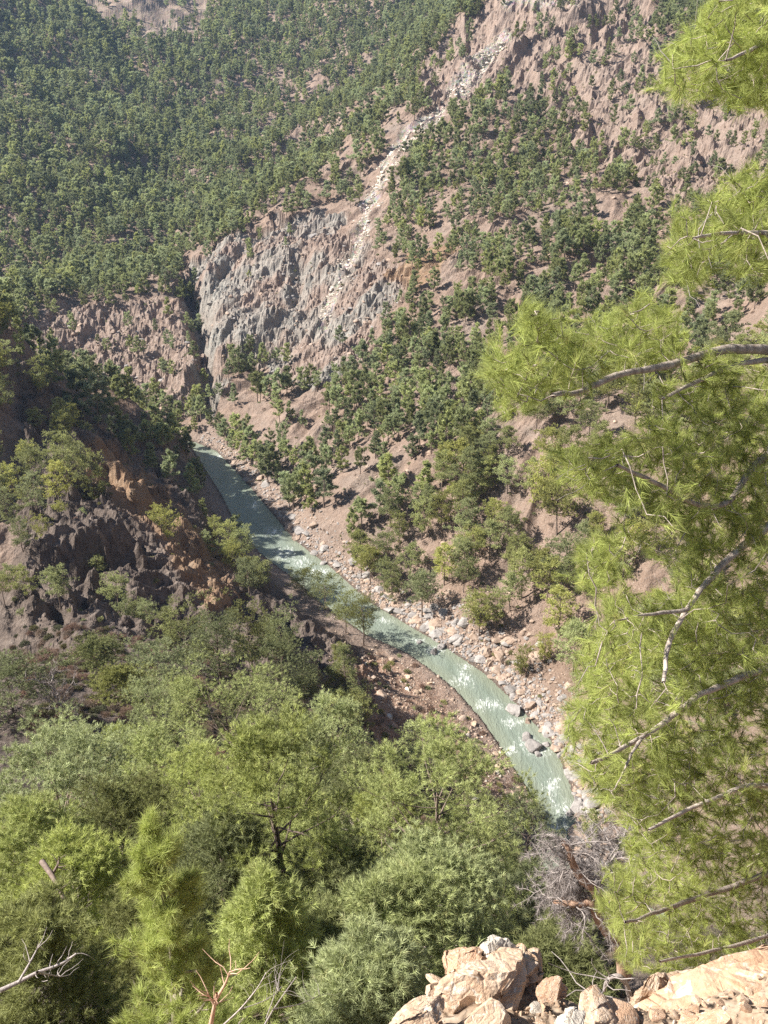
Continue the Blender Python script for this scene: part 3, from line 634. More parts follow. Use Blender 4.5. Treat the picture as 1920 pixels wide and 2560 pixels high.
# --- pines on the left spur and on the right slope
ZONES = [
 ([(-200,600),(420,600),(420,960),(0,900),(-200,900)], "small dark pine along the crest of the shaded left spur", "pines on the crest of the left spur"),
 ([(380,900),(720,1330),(560,1330),(400,1100),(300,980)], "dark pine on the steep shaded flank dropping to the left river bank", "pines on the river flank of the left spur"),
 ([(-200,880),(400,1000),(520,1270),(400,1300),(-200,1080)], "scattered pine on the dark rocky face beside the orange rib", "pines on the rocky face of the left spur"),
 ([(-200,1000),(480,1150),(480,1330),(-200,1330)], "pine in the shaded side ravine of the left spur below the orange rib", "pines in the side ravine"),
 ([(-200,1290),(900,1290),(900,1650),(-200,1650)], "dark pine on the near rib in front of the river", "pines on the near rib"),
 ([(960,1290),(1700,1290),(1700,1800),(960,1800)], "slender pine above the grey boulders of the right bank", "pines above the right bank boulders"),
 ([(740,1120),(1040,1120),(1040,1330),(740,1330)], "green pine in the dense grove close above the bend of the river", "pines in the riverside grove"),
 ([(1040,1000),(1700,1000),(1700,1290),(1040,1290)], "tall pine with a bare trunk on the open pinkish slope", "pines on the open pinkish slope"),
 ([(440,800),(740,800),(740,1180),(440,1180)], "pine along the right bank near the head of the visible river", "pines at the head of the river"),
 ([(740,500),(1700,500),(1700,1130),(740,1130)], "green pine on the wooded belt halfway up the right slope", "pines on the wooded belt of the right slope")]
def zone_label(u, v):
    for poly, lab, grp in ZONES:
        if inpoly(np.array([u]), np.array([v]), poly)[0]: return lab, grp
    return "distant pine scattered on the sunlit upper slope", "pines on the upper slope"
xs, ys, zs = scatter(15500, 95, 470, 4.6, 3)
hs = np.random.default_rng(9).triangular(4.0, 9.5, 13.5, len(xs)) * np.where(ys > 380, 0.85, np.where((ys < 180) & (xs < -5), 0.68, np.where(ys < 270, 1.12, 1.0)))
uu, vv, dd = proj(xs, ys, zs); up, vp, _ = proj(xs, ys, zs + hs)
# not in front of the water, not inside the stand
ok = ~((ys < 118) & (uu < 1130)) & ~inpoly(up, vp, [(690,1230),(1160,1500),(1260,1800),(1100,1800),(1020,1620),(780,1400)])
ok &= ~((inpoly(up, vp, [(u, v) for u, v in LB[:14]] + [(u, v) for u, v in RB[:13]][::-1]) | inpoly(up, (vp + vv) / 2, [(u, v) for u, v in LB[:14]] + [(u, v) for u, v in RB[:13]][::-1])) & (np.random.default_rng(2).random(len(xs)) < 0.9))
ok &= ~(inpoly(up, vp, [(330,1080),(470,1110),(700,1290),(770,1380),(660,1430),(330,1300)]) & (ys < 200) & (np.random.default_rng(12).random(len(xs)) < 0.85))
ok &= visible(xs, ys, zs + hs)
sel = np.where(ok)[0]; leftm = (xs[sel] < -8 - (ys[sel] - 150) * 0.42) & (ys[sel] < 335)
L = sel[leftm]; Rr = sel[~leftm]; L = L[np.argsort(dd[L])]; Rr = Rr[np.argsort(dd[Rr])]
nL = min(len(L), 70); nR = 300 - len(ALLPINES) - nL
print("mid pines: left", len(L), "right", len(Rr), "as objects", nL, nR)
for j in list(L[:nL]) + list(Rr[:nR]):
    lab, grp = zone_label(float(uu[j]), float(vv[j])); K = SPURK if j in set(L[:nL]) else MIDK
    pine(K[int(xs[j] * 13 + ys[j] * 7) % len(K)], xs[j], ys[j], zs[j], hs[j], lab, grp, seed=int(j))
rest = np.concatenate([L[nL:], Rr[nR:]])

# --- everything farther off is one forest
def instancer(name, protos, pts, scales, rots, idx, extra_tilt=None):
    """one object that scatters the given meshes over the given points"""
    cx = bpy.data.collections.new(name + "_kinds")
    for i, me in enumerate(protos):
        o = bpy.data.objects.new("%s_kind_%02d" % (name, i), me); cx.objects.link(o)
    me = bpy.data.meshes.new(name); me.vertices.add(len(pts)); me.vertices.foreach_set("co", np.asarray(pts, np.float32).ravel())
    a = me.attributes.new("k", 'INT', 'POINT'); a.data.foreach_set("value", np.asarray(idx, np.int32))
    a = me.attributes.new("s", 'FLOAT_VECTOR', 'POINT'); a.data.foreach_set("vector", np.asarray(scales, np.float32).ravel())
    a = me.attributes.new("r", 'FLOAT_VECTOR', 'POINT'); a.data.foreach_set("vector", np.asarray(rots, np.float32).ravel())
    o = obj(name, me); g = bpy.data.node_groups.new(name, 'GeometryNodeTree')
    g.interface.new_socket("Geometry", in_out='INPUT', socket_type='NodeSocketGeometry'); g.interface.new_socket("Geometry", in_out='OUTPUT', socket_type='NodeSocketGeometry')
    gi = g.nodes.new("NodeGroupInput"); go = g.nodes.new("NodeGroupOutput"); ip = g.nodes.new("GeometryNodeInstanceOnPoints"); ci = g.nodes.new("GeometryNodeCollectionInfo")
    ci.inputs[0].default_value = cx; ci.inputs["Separate Children"].default_value = True; ci.inputs["Reset Children"].default_value = True
    def na_(nm, ty):
        n = g.nodes.new("GeometryNodeInputNamedAttribute"); n.data_type = ty; n.inputs[0].default_value = nm
        return [s for s in n.outputs if s.enabled and s.name == "Attribute"][0]
    g.links.new(gi.outputs[0], ip.inputs["Points"]); g.links.new(ci.outputs[0], ip.inputs["Instance"]); ip.inputs["Pick Instance"].default_value = True
    g.links.new(na_("k", 'INT'), ip.inputs["Instance Index"]); g.links.new(na_("s", 'FLOAT_VECTOR'), ip.inputs["Scale"]); g.links.new(na_("r", 'FLOAT_VECTOR'), ip.inputs["Rotation"])
    g.links.new(ip.outputs[0], go.inputs[0]); md = o.modifiers.new("scatter", 'NODES'); md.node_group = g
    return o
FARM = [merged_pine("far_pine", NEEDLE_FAR, BARK, seed=500 + i, H=10, cr=[2.3, 2.5, 1.9, 2.3, 2.3, 2.6, 2.0, 2.6][i], cb=[0.25, 0.35, 0.15, 0.4, 0.2, 0.3, 0.1, 0.3][i], shape=['cone', 'irregular', 'cone', 'irregular', 'round', 'cone', 'irregular', 'flat'][i],
                    limbs=18, twigs=7, tufts=3, k=8, nl=0.72, nw=0.24, spread=0.65) for i in range(8)]
fx, fy, fz = scatter(80000, 470, 1350, 4.6, 4)
fh = np.random.default_rng(8).triangular(5.0, 9.5, 14.5, len(fx)); vis = visible(fx, fy, fz + fh + 3)
fx, fy, fz, fh = fx[vis], fy[vis], fz[vis], fh[vis]
fx = np.concatenate([fx, xs[rest]]); fy = np.concatenate([fy, ys[rest]]); fz = np.concatenate([fz, zs[rest]]); fh = np.concatenate([fh, hs[rest]])
pu, pv, _ = proj(fx, fy, fz); small = inpoly(pu, pv, PEAK); fh = np.where(small, fh * 0.8, fh)
rg_ = np.random.default_rng(21); n = len(fx); print("forest", n)
s = fh / 10; sw = s * rg_.uniform(0.9, 1.25, n)
fo_ = instancer("pine_forest", FARM, np.stack([fx, fy, fz - 0.2], 1), np.stack([sw, sw, s], 1), np.stack([rg_.normal(0, .04, n), rg_.normal(0, .04, n), rg_.uniform(0, 6.28, n)], 1), rg_.integers(0, len(FARM), n))
tag(fo_, "dense green pine forest covering the far mountainsides", "forest", None, "stuff")
print("forest", time.time() - T0)
# ------------------------------------------------------------------ rocks
def noise3(p, s=0):
    return (noise(p[:, 0] + 3.1 * p[:, 2], p[:, 1] - 1.7 * p[:, 2], s) + noise(p[:, 1] + 2.3 * p[:, 0], p[:, 2] * 1.3 + 4, s + 1) + noise(p[:, 2] - 1.9 * p[:, 1], p[:, 0] * 1.2 - 7, s + 2)) / 2
def ico(sub):
    import bmesh
    bm = bmesh.new(); bmesh.ops.create_icosphere(bm, subdivisions=sub, radius=1.0)
    v = np.array([q.co[:] for q in bm.verts]); f = np.array([[q.index for q in g.verts] for g in bm.faces]); bm.free(); return v, f
_ICO = {}
def rock_data(seed, sub=3, cuts=14, rough=0.05, squash=(1, 1, 0.75), lo=0.42, hi=0.85, blocks=0):
    if sub not in _ICO: _ICO[sub] = ico(sub)
    v, f = _ICO[sub]; v = v.copy(); rng = np.random.default_rng(seed)
    v *= np.array([rng.uniform(.85, 1.2), rng.uniform(.8, 1.1), rng.uniform(.75, 1.05)])
    for i in range(cuts):
        n = nrm(rng.normal(0, 1, 3)); d = rng.uniform(lo, hi); e = v @ n - d; v = v - np.where(e > 0, e, 0)[:, None] * n * 0.97
    v = v + nrm(v) * (noise3(v * 1.6, seed) * rough * 1.4 + noise3(v * 4.5, seed + 5) * rough * 0.6)[:, None]
    if sub >= 5: v = v + nrm(v) * (noise3(v * 11, seed + 9) * rough * 0.3 + noise3(v * 25, seed + 12) * rough * 0.15)[:, None]
    if blocks:
        sd = rng.normal(0, .62, (blocks, 3)); dd = ((v[:, None] + noise3(v * 3, seed + 20)[:, None, None] * .08 - sd) ** 2 * np.array([1, 1, 2.2])).sum(-1); k = dd.argmin(1); off = rng.normal(0, 1, (blocks, 3)) * np.array([.075, .075, .06]); sc = rng.uniform(.86, 1.08, blocks)
        v = v * sc[k][:, None] + off[k]
    return v * np.array(squash), f
def rock_mat(name, stops, scale, veins=None, bumpd=0.05):
    m = NT(name); tc = m.n("TexCoord").outputs["Object"]; rnd = m.n("ObjectInfo").outputs["Random"]
    mp = m.n("Mapping", {"Vector": tc, "Location": (0, 0, 0)}); m.t.links.new(m.math('MULTIPLY', rnd, 37.0), mp.inputs["Location"]); p = mp.outputs[0]
    n1 = m.noise(scale, 6, 0.65, p, 0.6); n2 = m.noise(scale * 6, 5, 0.7, p); vo = m.n("TexVoronoi", {"Scale": scale * 2.2, "Vector": p}, feature='DISTANCE_TO_EDGE').outputs[0]
    c = m.ramp(n1, stops)
    c = m.mix(m.ramp(n2, [(0.40, (0.3, 0.3, 0.3)), (0.55, (0, 0, 0))]), c, tuple(q * 0.55 for q in stops[0][1]))
    if veins: c = m.mix(m.ramp(m.noise(scale * 2.4, 4, 0.6, p, 1.5), [(0.56, (0, 0, 0)), (0.66, (0.85, 0.85, 0.85))]), c, veins)
    c = m.n("HueSaturation", {"Color": c, "Value": m.math('MULTIPLY_ADD', rnd, 0.3, 0.82)}).outputs[0]
    h = m.math('ADD', n2, m.math('MULTIPLY', m.math('MINIMUM', vo, 0.12), 2.5))
    b = m.bump(h, 0.45, bumpd)
    return m.finish(m.n("BsdfPrincipled", {"Base Color": c, "Roughness": 0.88, "Specular IOR Level": 0.25, "Normal": b}).outputs[0])
RIVROCK = rock_mat("grey_river_rock", [(0.3, (0.23, 0.215, 0.205)), (0.5, (0.33, 0.305, 0.29)), (0.7, (0.42, 0.385, 0.36))], 1.1, None, 0.12)
TANROCK = rock_mat("tan_rock", [(0.3, (0.30, 0.215, 0.16)), (0.5, (0.40, 0.30, 0.235)), (0.7, (0.46, 0.38, 0.32))], 1.1, None, 0.12)
OCHRE = rock_mat("ochre_rock", [(0.28, (0.37, 0.25, 0.165)), (0.46, (0.50, 0.36, 0.25)), (0.6, (0.56, 0.43, 0.32)), (0.74, (0.57, 0.49, 0.40))], 1.6, (0.58, 0.53, 0.46), 0.05)
OCHREF = rock_mat("weathered_ochre_rock", [(0.28, (0.40, 0.25, 0.16)), (0.46, (0.53, 0.34, 0.22)), (0.6, (0.56, 0.40, 0.28)), (0.74, (0.58, 0.48, 0.38))], 2.3, (0.60, 0.55, 0.48), 0.04)
PALEROCK = rock_mat("pale_talus_rock", [(0.3, (0.50, 0.42, 0.34)), (0.5, (0.60, 0.54, 0.46)), (0.7, (0.66, 0.61, 0.54))], 1.0, None, 0.1)
def rock_mesh(name, mat, **kw): v, f = rock_data(**kw); return mesh_np(name, v, f, mat)
BOULD = [rock_mesh("river_boulder", RIVROCK, seed=40 + i, sub=3, cuts=13) for i in range(8)] + [rock_mesh("river_boulder", TANROCK, seed=60 + i, sub=3, cuts=13) for i in range(6)]
def boulder(me, x, y, z, s, label, group=None, seed=0, flat=1.0):
    rg = random.Random(seed); o = obj("boulder", me); o.location = (x, y, z); o.scale = (s * rg.uniform(.8, 1.3), s * rg.uniform(.8, 1.2), s * flat * rg.uniform(.8, 1.1)); o.rotation_euler = (rg.uniform(-.4, .4), rg.uniform(-.4, .4), rg.uniform(0, 6.28))
    return tag(o, label, "boulder", group)
# single rocks one can point to in and beside the water: (u, v, half width in the view, label)
for i, (u, v, w, lab, k) in enumerate([
 (1110,1535,21,"large pale grey boulder standing alone in the river",0),(1152,1612,22,"broad grey rock splitting the white water downstream of the lone boulder",1),(1136,1596,11,"narrow grey slab on the upstream side of the broad rock in the white water",2),
 (1180,1608,11,"small grey rock right of the broad rock in the white water",3),(1163,1630,9,"low wet rock at the foot of the broad rock in the white water",4),(936,1410,12,"dark rock at the tip of the reddish bar in the river",5),(952,1398,11,"grey rock beside the dark rock at the river bend",6),
 (908,1387,9,"small rock breaking the surface upstream of the river bend",7),(548,1042,9,"pale rock in the water below the head of the visible river",0),(537,1036,7,"second pale rock touching the one below the head of the visible river",3),(700,1217,8,"small rock in the rapids in the middle reach",2),(1140,1560,9,"reddish grey rock in the shallows behind the lone boulder",9),
 (1232,1757,11,"dark rock at the lip of the white fall beside the pines",5)]):
    p = at_z(u, v, 0.0); dist = math.dist(p, (0, 0, CAM_Z)); s = w * dist / F
    boulder(BOULD[k], p[0], p[1], 0.1 * s, s, lab, None, 900 + i, 0.85)
# boulders lining the banks
rg_ = np.random.default_rng(33); nb = 0
pts = resample(RBW[4:24], 3000); bx, by = [], []
for i in range(9500):
    q = pts[rg_.integers(0, len(pts))]; t = abs(rg_.normal(0, 1)); d = 0.4 + t * 4.6
    bx.append(q[0] + 0.86 * d + rg_.normal(0, .6)); by.append(q[1] + 0.51 * d + rg_.normal(0, .6))
bx, by = np.array(bx), np.array(by); bz = hgrid(bx, by); bu, bv, bd = proj(bx, by, bz)
wgt = np.where(bv > 1300, 1.0, np.where(bv > 1180, 0.55, 0.3)); okb = (~inpoly(bx, by, WATER_POLY)) & (rg_.random(len(bx)) < wgt) & (bu < 1330) & (bz < 9)
bx, by, bz, bd, bv = bx[okb], by[okb], bz[okb], bd[okb], bv[okb]
bs = 0.28 + rg_.pareto(2.6, len(bx)) * 0.42; bs = np.clip(bs, 0.25, 2.0)
order = np.argsort(-bs / bd); big = order[:230]; sml = order[230:]
for j in big:
    lab, grp = (("grey boulder in the broad boulder field of the right bank below the bend", "boulders of the lower right bank") if bv[j] > 1390 else
                ("tan or grey boulder lining the right bank above the bend", "boulders of the middle right bank") if bv[j] > 1180 else ("small boulder on the right bank near the head of the visible river", "boulders of the upper right bank"))
    boulder(BOULD[int(rg_.integers(0, 14))], bx[j], by[j], bz[j] - 0.05 * bs[j], bs[j], lab, grp, int(j), 0.8)
# loose stones nobody would count: banks, bar, talus, cliff foot
SM = [rock_mesh("loose_stone", [RIVROCK, TANROCK, PALEROCK, OCHRE][i % 4], seed=80 + i, sub=2, cuts=10) for i in range(12)]
P_, S_, K_ = [], [], []
def add_stones(x, y, s, kind):
    P_.append(np.stack([x, y, hgrid(x, y) + 0.1 * s], 1)); S_.append(s); K_.append(np.array(kind)[rg_.integers(0, len(kind), len(x))])
add_stones(bx[sml], by[sml], np.minimum(bs[sml], .8) * 0.9, [0, 4, 8, 1, 5, 9])
def in_region(n, poly, ymin, ymax):
    r = np.sqrt(rg_.uniform(ymin ** 2, ymax ** 2, n)); a = rg_.uniform(-.45, .45, n); x = r * np.sin(a); y = r * np.cos(a); u, v, d = proj(x, y, hgrid(x, y)); return x, y, u, v
x, y, u, v = in_region(60000, BAR, 110, 190); k_ = inpoly(u, v, BAR) & ~inpoly(x, y, WATER_POLY) & (rg_.random(len(x)) < 0.6 * (0.4 + 0.6 * (noise(x / 5, y / 5, 55) > 0)))
add_stones(x[k_], y[k_], np.clip(0.10 + rg_.pareto(2.5, k_.sum()) * 0.10, .1, .8), [1, 5, 9, 3, 7, 2])
pl = resample([tuple(at(a_, b_, 1)[:2]) for a_, b_ in TALUS], 2)     # (talus follows the trough seen from above the gully)
x, y, u, v = in_region(260000, TALUS, 360, 680); dd_ = dline(u + noise(x / 9, y / 9, 5) * 14, v, TALUS); k_ = (dd_ < 22) & (rg_.random(len(x)) < np.exp(-(dd_ / 12) ** 2))
add_stones(x[k_], y[k_], np.clip(0.2 + rg_.pareto(2.5, k_.sum()) * 0.3, .2, 1.6), [2, 6, 10])
x, y, u, v = in_region(60000, CLIFF, 300, 520); k_ = (inpoly(u, v, CLIFF) | inpoly(u, v, BADLAND)) & (rg_.random(len(x)) < 0.25)
add_stones(x[k_], y[k_], np.clip(0.2 + rg_.pareto(2.5, k_.sum()) * 0.25, .2, 1.5), [1, 5, 9, 4])
x, y, u, v = in_region(90000, None, 130, 470); k_ = (u > 700) & ~inpoly(x, y, WATER_POLY) & (rg_.random(len(x)) < 0.22 + 0.4 * (noise(x / 14, y / 14, 57) > 0.15))
add_stones(x[k_], y[k_], np.clip(0.10 + rg_.pareto(2.4, k_.sum()) * 0.14, .1, 1.2), [1, 5, 9])
P_ = np.concatenate(P_); S_ = np.concatenate(S_); K_ = np.concatenate(K_); n = len(S_); print("stones", n)
so = instancer("loose_rubble", SM, P_, np.stack([S_ * rg_.uniform(.8, 1.3, n), S_ * rg_.uniform(.8, 1.3, n), S_ * rg_.uniform(.6, 1, n)], 1), rg_.uniform(-.5, 6, (n, 3)) * np.array([.1, .1, 1]), K_)
tag(so, "loose stones strewn over the banks, the bar and the slopes", "rubble", None, "stuff")

# ------------------------------------------------------------------ shrubs
def bush_mesh(seed, mat, n=160, k=7, nl=0.22, nw=0.07, flat=0.75):
    rng = np.random.default_rng(seed); d = nrm(rng.normal(0, 1, (n, 3)) + np.array([0, 0, .45])); d[:, 2] = np.abs(d[:, 2]); lob = 0.75 + 0.35 * noise3(d * 1.5, seed)
    p = d * (rng.uniform(0.35, 1, (n, 1)) ** 0.6) * lob[:, None] * np.array([1, 1, flat]); v, f, t = needles(p, d, k, nl, nw, 0.65, rng, 0.05); return mesh_np("shrub", v, f, mat, {"tint": t})
BUSH = [bush_mesh(700 + i, SHRUB) for i in range(5)] + [bush_mesh(720 + i, SHRUBDRY, 130, 7, 0.3, 0.03, 1.0) for i in range(3)]
BUSHN = [bush_mesh(740 + i, SHRUB, 420, 8, 0.16, 0.035) for i in range(3)] + [bush_mesh(750 + i, SHRUBDRY, 380, 8, 0.26, 0.014, 1.0) for i in range(2)]
BRUSHK = [bush_mesh(760 + i, BRUSH, 420, 8, 0.16, 0.035) for i in range(3)] + BUSHN[3:]
ns = 0
for tries in range(6000):
    if ns >= 70: break
    y = rg.uniform(112, 185); x = rg.uniform(-0.12, 0.3) * y; z = float(hgrid(np.array([x]), np.array([y]))[0]); u, v, d = proj(x, y, z); ua, va = np.array([u]), np.array([v])
    onbar = inpoly(ua, va, BAR)[0]; onbank = inpoly(ua, va, [(820,1290),(1000,1360),(1240,1560),(1300,1560),(1100,1400),(880,1280)])[0]
    if not (onbar or onbank) or inpoly(np.array([x]), np.array([y]), WATER_POLY)[0]: continue
    dry = rg.random() < (0.4 if onbar else 0.15); o = obj("shrub", BUSHN[3 + ns % 2] if dry else BUSHN[ns % 3]); s = rg.uniform(0.5, 1.5); o.location = (x, y, z - .1); o.scale = (s, s, s * rg.uniform(.7, 1.2)); o.rotation_euler = (0, 0, rg.uniform(0, 6))
    lab, grp = (("leafless brown shrub on the reddish river bar", "dry shrubs on the bar") if dry else ("olive green shrub on the reddish river bar", "green shrubs on the bar")) if onbar else (("leafless brown shrub among the right bank boulders", "dry shrubs on the right bank") if dry else ("green shrub among the right bank boulders", "green shrubs on the right bank"))
    tag(o, lab, "shrub", grp); ns += 1
ux, uy, uz = scatter(48000, 120, 720, 2.2, 14, 1.0, lambda u, v: np.where(inpoly(u, v, CLIFF), 0.03, np.where(inpoly(u, v, BADLAND), .32, np.where(inpoly(u, v, PEAK), .30, np.where(inpoly(u, v, BAR), .5, 0.34)))))
n = len(ux); us = rg_.uniform(0.25, 1.2, n); print("undergrowth", n)
un = instancer("undergrowth", BUSH, np.stack([ux, uy, uz - .1], 1), np.stack([us, us, us * rg_.uniform(.7, 1.1, n)], 1), np.stack([0 * ux, 0 * ux, rg_.uniform(0, 6, n)], 1), np.where(rg_.random(n) < .75, rg_.integers(0, 5, n), rg_.integers(5, 8, n)))
tag(un, "low green and brown scrub dotted over the slopes", "undergrowth", None, "stuff")
# scrub under the near stand, so that the soil between the trunks is covered
nx = rg_.uniform(-0.5, 0.42, 5200); ny = rg_.uniform(9, 118, 5200); nx = nx * ny; nz_ = hgrid(nx, ny); su, sv2, _ = proj(nx, ny, nz_); kk = ((su < 1180) | (sv2 > 1750)) & (su < 1760) & ~inpoly(nx, ny, WATER_POLY) & ~inpoly(su, sv2, BAR)
nx, ny, nz_ = nx[kk], ny[kk], nz_[kk]; n = len(nx); us = rg_.uniform(.35, 1.0, n) * np.clip(ny / 45, .35, 1.2)
un2 = instancer("brush_ground_cover", BRUSHK, np.stack([nx, ny, nz_ - .1], 1), np.stack([us, us, us], 1), np.stack([0 * nx, 0 * nx, rg_.uniform(0, 6, n)], 1), np.where(rg_.random(n) < .6, rg_.integers(0, 3, n), rg_.integers(3, 5, n)))
tag(un2, "scrub and dry twigs covering the ground under the near pines", "undergrowth", None, "stuff")
print("shrubs", time.time() - T0)

# ------------------------------------------------------------------ bare trees and dead wood
def px_path(pts, y): 
    ys = np.linspace(y[0], y[1], len(pts)) if isinstance(y, tuple) else np.full(len(pts), float(y)); return np.array([at(u, v, q) for (u, v), q in zip(pts, ys)])
def smooth(p, n=6):
    p = np.asarray(p, float); t = np.arange(len(p)); tt = np.linspace(0, len(p) - 1, (len(p) - 1) * n + 1); q = np.stack([np.interp(tt, t, p[:, i]) for i in range(3)], 1)
    for _ in range(n): q[1:-1] = q[1:-1] * .5 + (q[:-2] + q[2:]) * .25
    return q
def bare_tree(name, seed, base, H, spread, mat, twigmat, label, limbs=14, twigs=9, up=0.9, hair=6, hl=0.35, hw=0.012, lean=0.12, fork=0.25):
    rng = np.random.default_rng(seed); e = empty(name, base); tr = bend((0, 0, -0.4), (0, 0, 1), H * 0.62, 0, 7, rng, lean); r0 = 0.022 * H; paths = [(tr, r0 * np.linspace(1, .45, 8))]; P, D = [], []
    for i in range(limbs):
        f = rng.uniform(fork, 1.0) * 7; a = int(min(6, f)); p0 = tr[a] + (tr[a + 1] - tr[a]) * (f - a); az = i * 2.4 + rng.normal(0, .5)
        lp = bend(p0, (math.cos(az), math.sin(az), rng.uniform(.0, .9)), spread * rng.uniform(.6, 1.15), up, 6, rng, .22); paths.append((lp, r0 * .5 * np.linspace(1, .2, 7)))
        for j in range(twigs):
            g = rng.uniform(.2, 1) * 6; b = int(min(5, g)); q = lp[b] + (lp[b + 1] - lp[b]) * (g - b); tp = bend(q, nrm(lp[b + 1] - lp[b]) + rng.normal(0, .7, 3), spread * rng.uniform(.2, .45), up * .7, 4, rng, .25); paths.append((tp, r0 * .16 * np.linspace(1, .35, 5)))
            for h in range(hair): c = rng.integers(1, 5); P.append(tp[c]); D.append(nrm(tp[c] - tp[c - 1]) + rng.normal(0, .5, 3))
    v, f = tubes(paths, 5); obj("trunk", mesh_np(name + "_trunk", v, f, mat, None, True), e)
    v, f, t = needles(np.array(P), np.array(D), 3, hl, hw, .5, rng); obj("twigs", mesh_np(name + "_twigs", v, f, twigmat, {"tint": t}), e); return tag(e, label, "tree")
GREYTWIG = leaf_mat("grey_twigs", (0.30, 0.25, 0.235), 0.5, 0.1, 0.02, (0.32, 0.27, 0.24))
t = at(110, 1405, 72); g = float(hgrid(t[0:1], t[1:2])[0]); bare_tree("bare_tree", 5, (t[0], t[1], max(g, t[2] - 9)), min(9, t[2] - g), 3.1, DEADWOOD, GREYTWIG, "leafless pale grey tree with curved limbs at the left, among green pines", 16, 10, 0.9, 5, .4, .02, fork=0.3)
t = at(1290, 1700, 112); g = float(hgrid(t[0:1], t[1:2])[0]); bare_tree("bare_shrub", 6, (t[0], t[1], g), 6, 3.4, DEADWOOD, GREYTWIG, "leafless pinkish grey bush beside the white water, left of the right edge pine", 18, 10, 0.9, 9, .5, .03, fork=0.05)
for i, (u, v, y) in enumerate([(860,1490,150),(820,1520,146),(880,1560,143),(905,1480,151)]):
    t = at(u, v, y); g = float(hgrid(t[0:1], t[1:2])[0]); bare_tree("bare_shrub", 16 + i, (t[0], t[1], g), 3.2, 2.0, DEADWOOD, SHRUBDRY, "leafless reddish bush at the foot of the dark rib behind the river bar", 12, 7, .9, 7, .4, .03, fork=.05)["group"] = "bushes behind the bar"

# the grey dead pine above the rocks: two smooth reddish limbs and a haze of drooping grey twigs
dp = empty("dead_pine", at(1296, 2075, 10.2)); base = np.array(dp.location); rng = np.random.default_rng(77)
A = smooth(px_path([(1350,2110),(1335,2030),(1312,1975),(1294,1944),(1282,1916),(1259,1904),(1244,1879),(1232,1854),(1229,1831),(1214,1819)], (10.0, 10.1)))
B = smooth(px_path([(1318,2020),(1291,1984),(1284,1959),(1269,1949),(1249,1954),(1220,1952),(1194,1949)], (10.0, 9.9)))
Cc = smooth(px_path([(1282,1916),(1300,1888),(1330,1850),(1345,1812)], (10.9, 11.6)))
def main_limb(p, r): return (p - base, np.linspace(r, r * .35, len(p)) * (1 + 0.08 * np.sin(np.arange(len(p)) * 1.7)))
v, f = tubes([main_limb(A, .11)], 8); obj("trunk", mesh_np("dead_pine_trunk", v, f, BARKRED, None, True), dp)
v, f = tubes([main_limb(B, .095)], 8); obj("limb", mesh_np("dead_pine_limb", v, f, BARKRED, None, True), dp)
v, f = tubes([main_limb(Cc, .05)], 8); obj("limb", mesh_np("dead_pine_limb", v, f, DEADWOOD, None, True), dp)
tw = []; P, D = [], []
for src, cnt, fr in ((A, 30, .4), (B, 24, .35), (Cc, 30, .2)):
    for i in range(cnt):
        q = src[rng.integers(int(len(src) * fr), len(src))]; tp = bend(q, rng.normal(0, 1, 3) * np.array([1.2, .8, .55]) + np.array([-.1, .75, .15]), rng.uniform(.35, .95), -.55, 5, rng, .28); tw.append((tp - base, .014 * np.linspace(1, .3, 6)))
        for j in range(6):
            c = rng.integers(1, 6); t2 = bend(tp[c], nrm(tp[c] - tp[c - 1]) + rng.normal(0, .6, 3), rng.uniform(.15, .4), -.8, 3, rng, .3); tw.append((t2 - base, .006 * np.linspace(1, .5, 4)))
            for h in range(14): c2 = rng.integers(1, 4); P.append(t2[c2] - base); D.append(nrm(t2[c2] - t2[c2 - 1]) + rng.normal(0, .6, 3) + np.array([0, 0, -.35]))
v, f = tubes(tw, 4); obj("branches", mesh_np("dead_pine_branches", v, f, DEADWOOD, None, True), dp)
v, f, t = needles(np.array(P), np.array(D), 4, .13, .006, .5, rng); obj("twigs", mesh_np("dead_pine_twigs", v, f, GREYTWIG, {"tint": t}), dp)
tag(dp, "dead pine with curved reddish limbs and a tangle of drooping grey twigs", "tree")
# loose dead wood
def dead_branch(label, paths, y, r, seed, mat=DEADWOOD, side=6):
    P = [smooth(px_path(p, y)) for p in paths]; o0 = P[0][0]; rng = np.random.default_rng(seed); T = [(P[0] - o0, np.linspace(r, r * .45, len(P[0])))] + [(p - o0, np.linspace(r * .6, r * .2, len(p))) for p in P[1:]]
    for p in P:
        for i in range(side): q = p[rng.integers(len(p) // 3, len(p))]; tp = bend(q, nrm(p[-1] - p[0]) + rng.normal(0, .7, 3), rng.uniform(.12, .5), .3, 4, rng, .3); T.append((tp - o0, r * .2 * np.linspace(1, .3, 5)))
    v, f = tubes([(a_, b_ * .8) for a_, b_ in T], 6); o = obj("dead_branch", mesh_np("dead_branch", v, f, mat, None, True)); o.location = o0; return tag(o, label, "branch")
dead_branch("pale broken snag poking up at the bottom edge, left of centre", [[(452,2230),(462,2180),(468,2145)],[(466,2160),(490,2120),(495,2100)],[(464,2170),(450,2150)]], 7.0, .045, 1, BARKRED)
dead_branch("thin curved bare branch reaching up right of the pale snag", [[(470,2225),(520,2180),(560,2130),(575,2100)],[(520,2180),(580,2160),(610,2130)]], (7.0, 7.4), .014, 2)
dead_branch("forked bare branches at the bottom edge, below the dark pine gap", [[(560,2235),(590,2180),(640,2110)],[(590,2180),(650,2170),(690,2150)],[(575,2200),(600,2130),(605,2100)]], (7.2, 7.8), .016, 3)
dead_branch("pale fallen branch lying at the lower left edge", [[(0,2140),(40,2122),(80,2100),(130,2085),(165,2060)],[(40,2122),(70,2070),(85,2040)],[(80,2100),(130,2110)]], (10.5, 11.2), .055, 4)
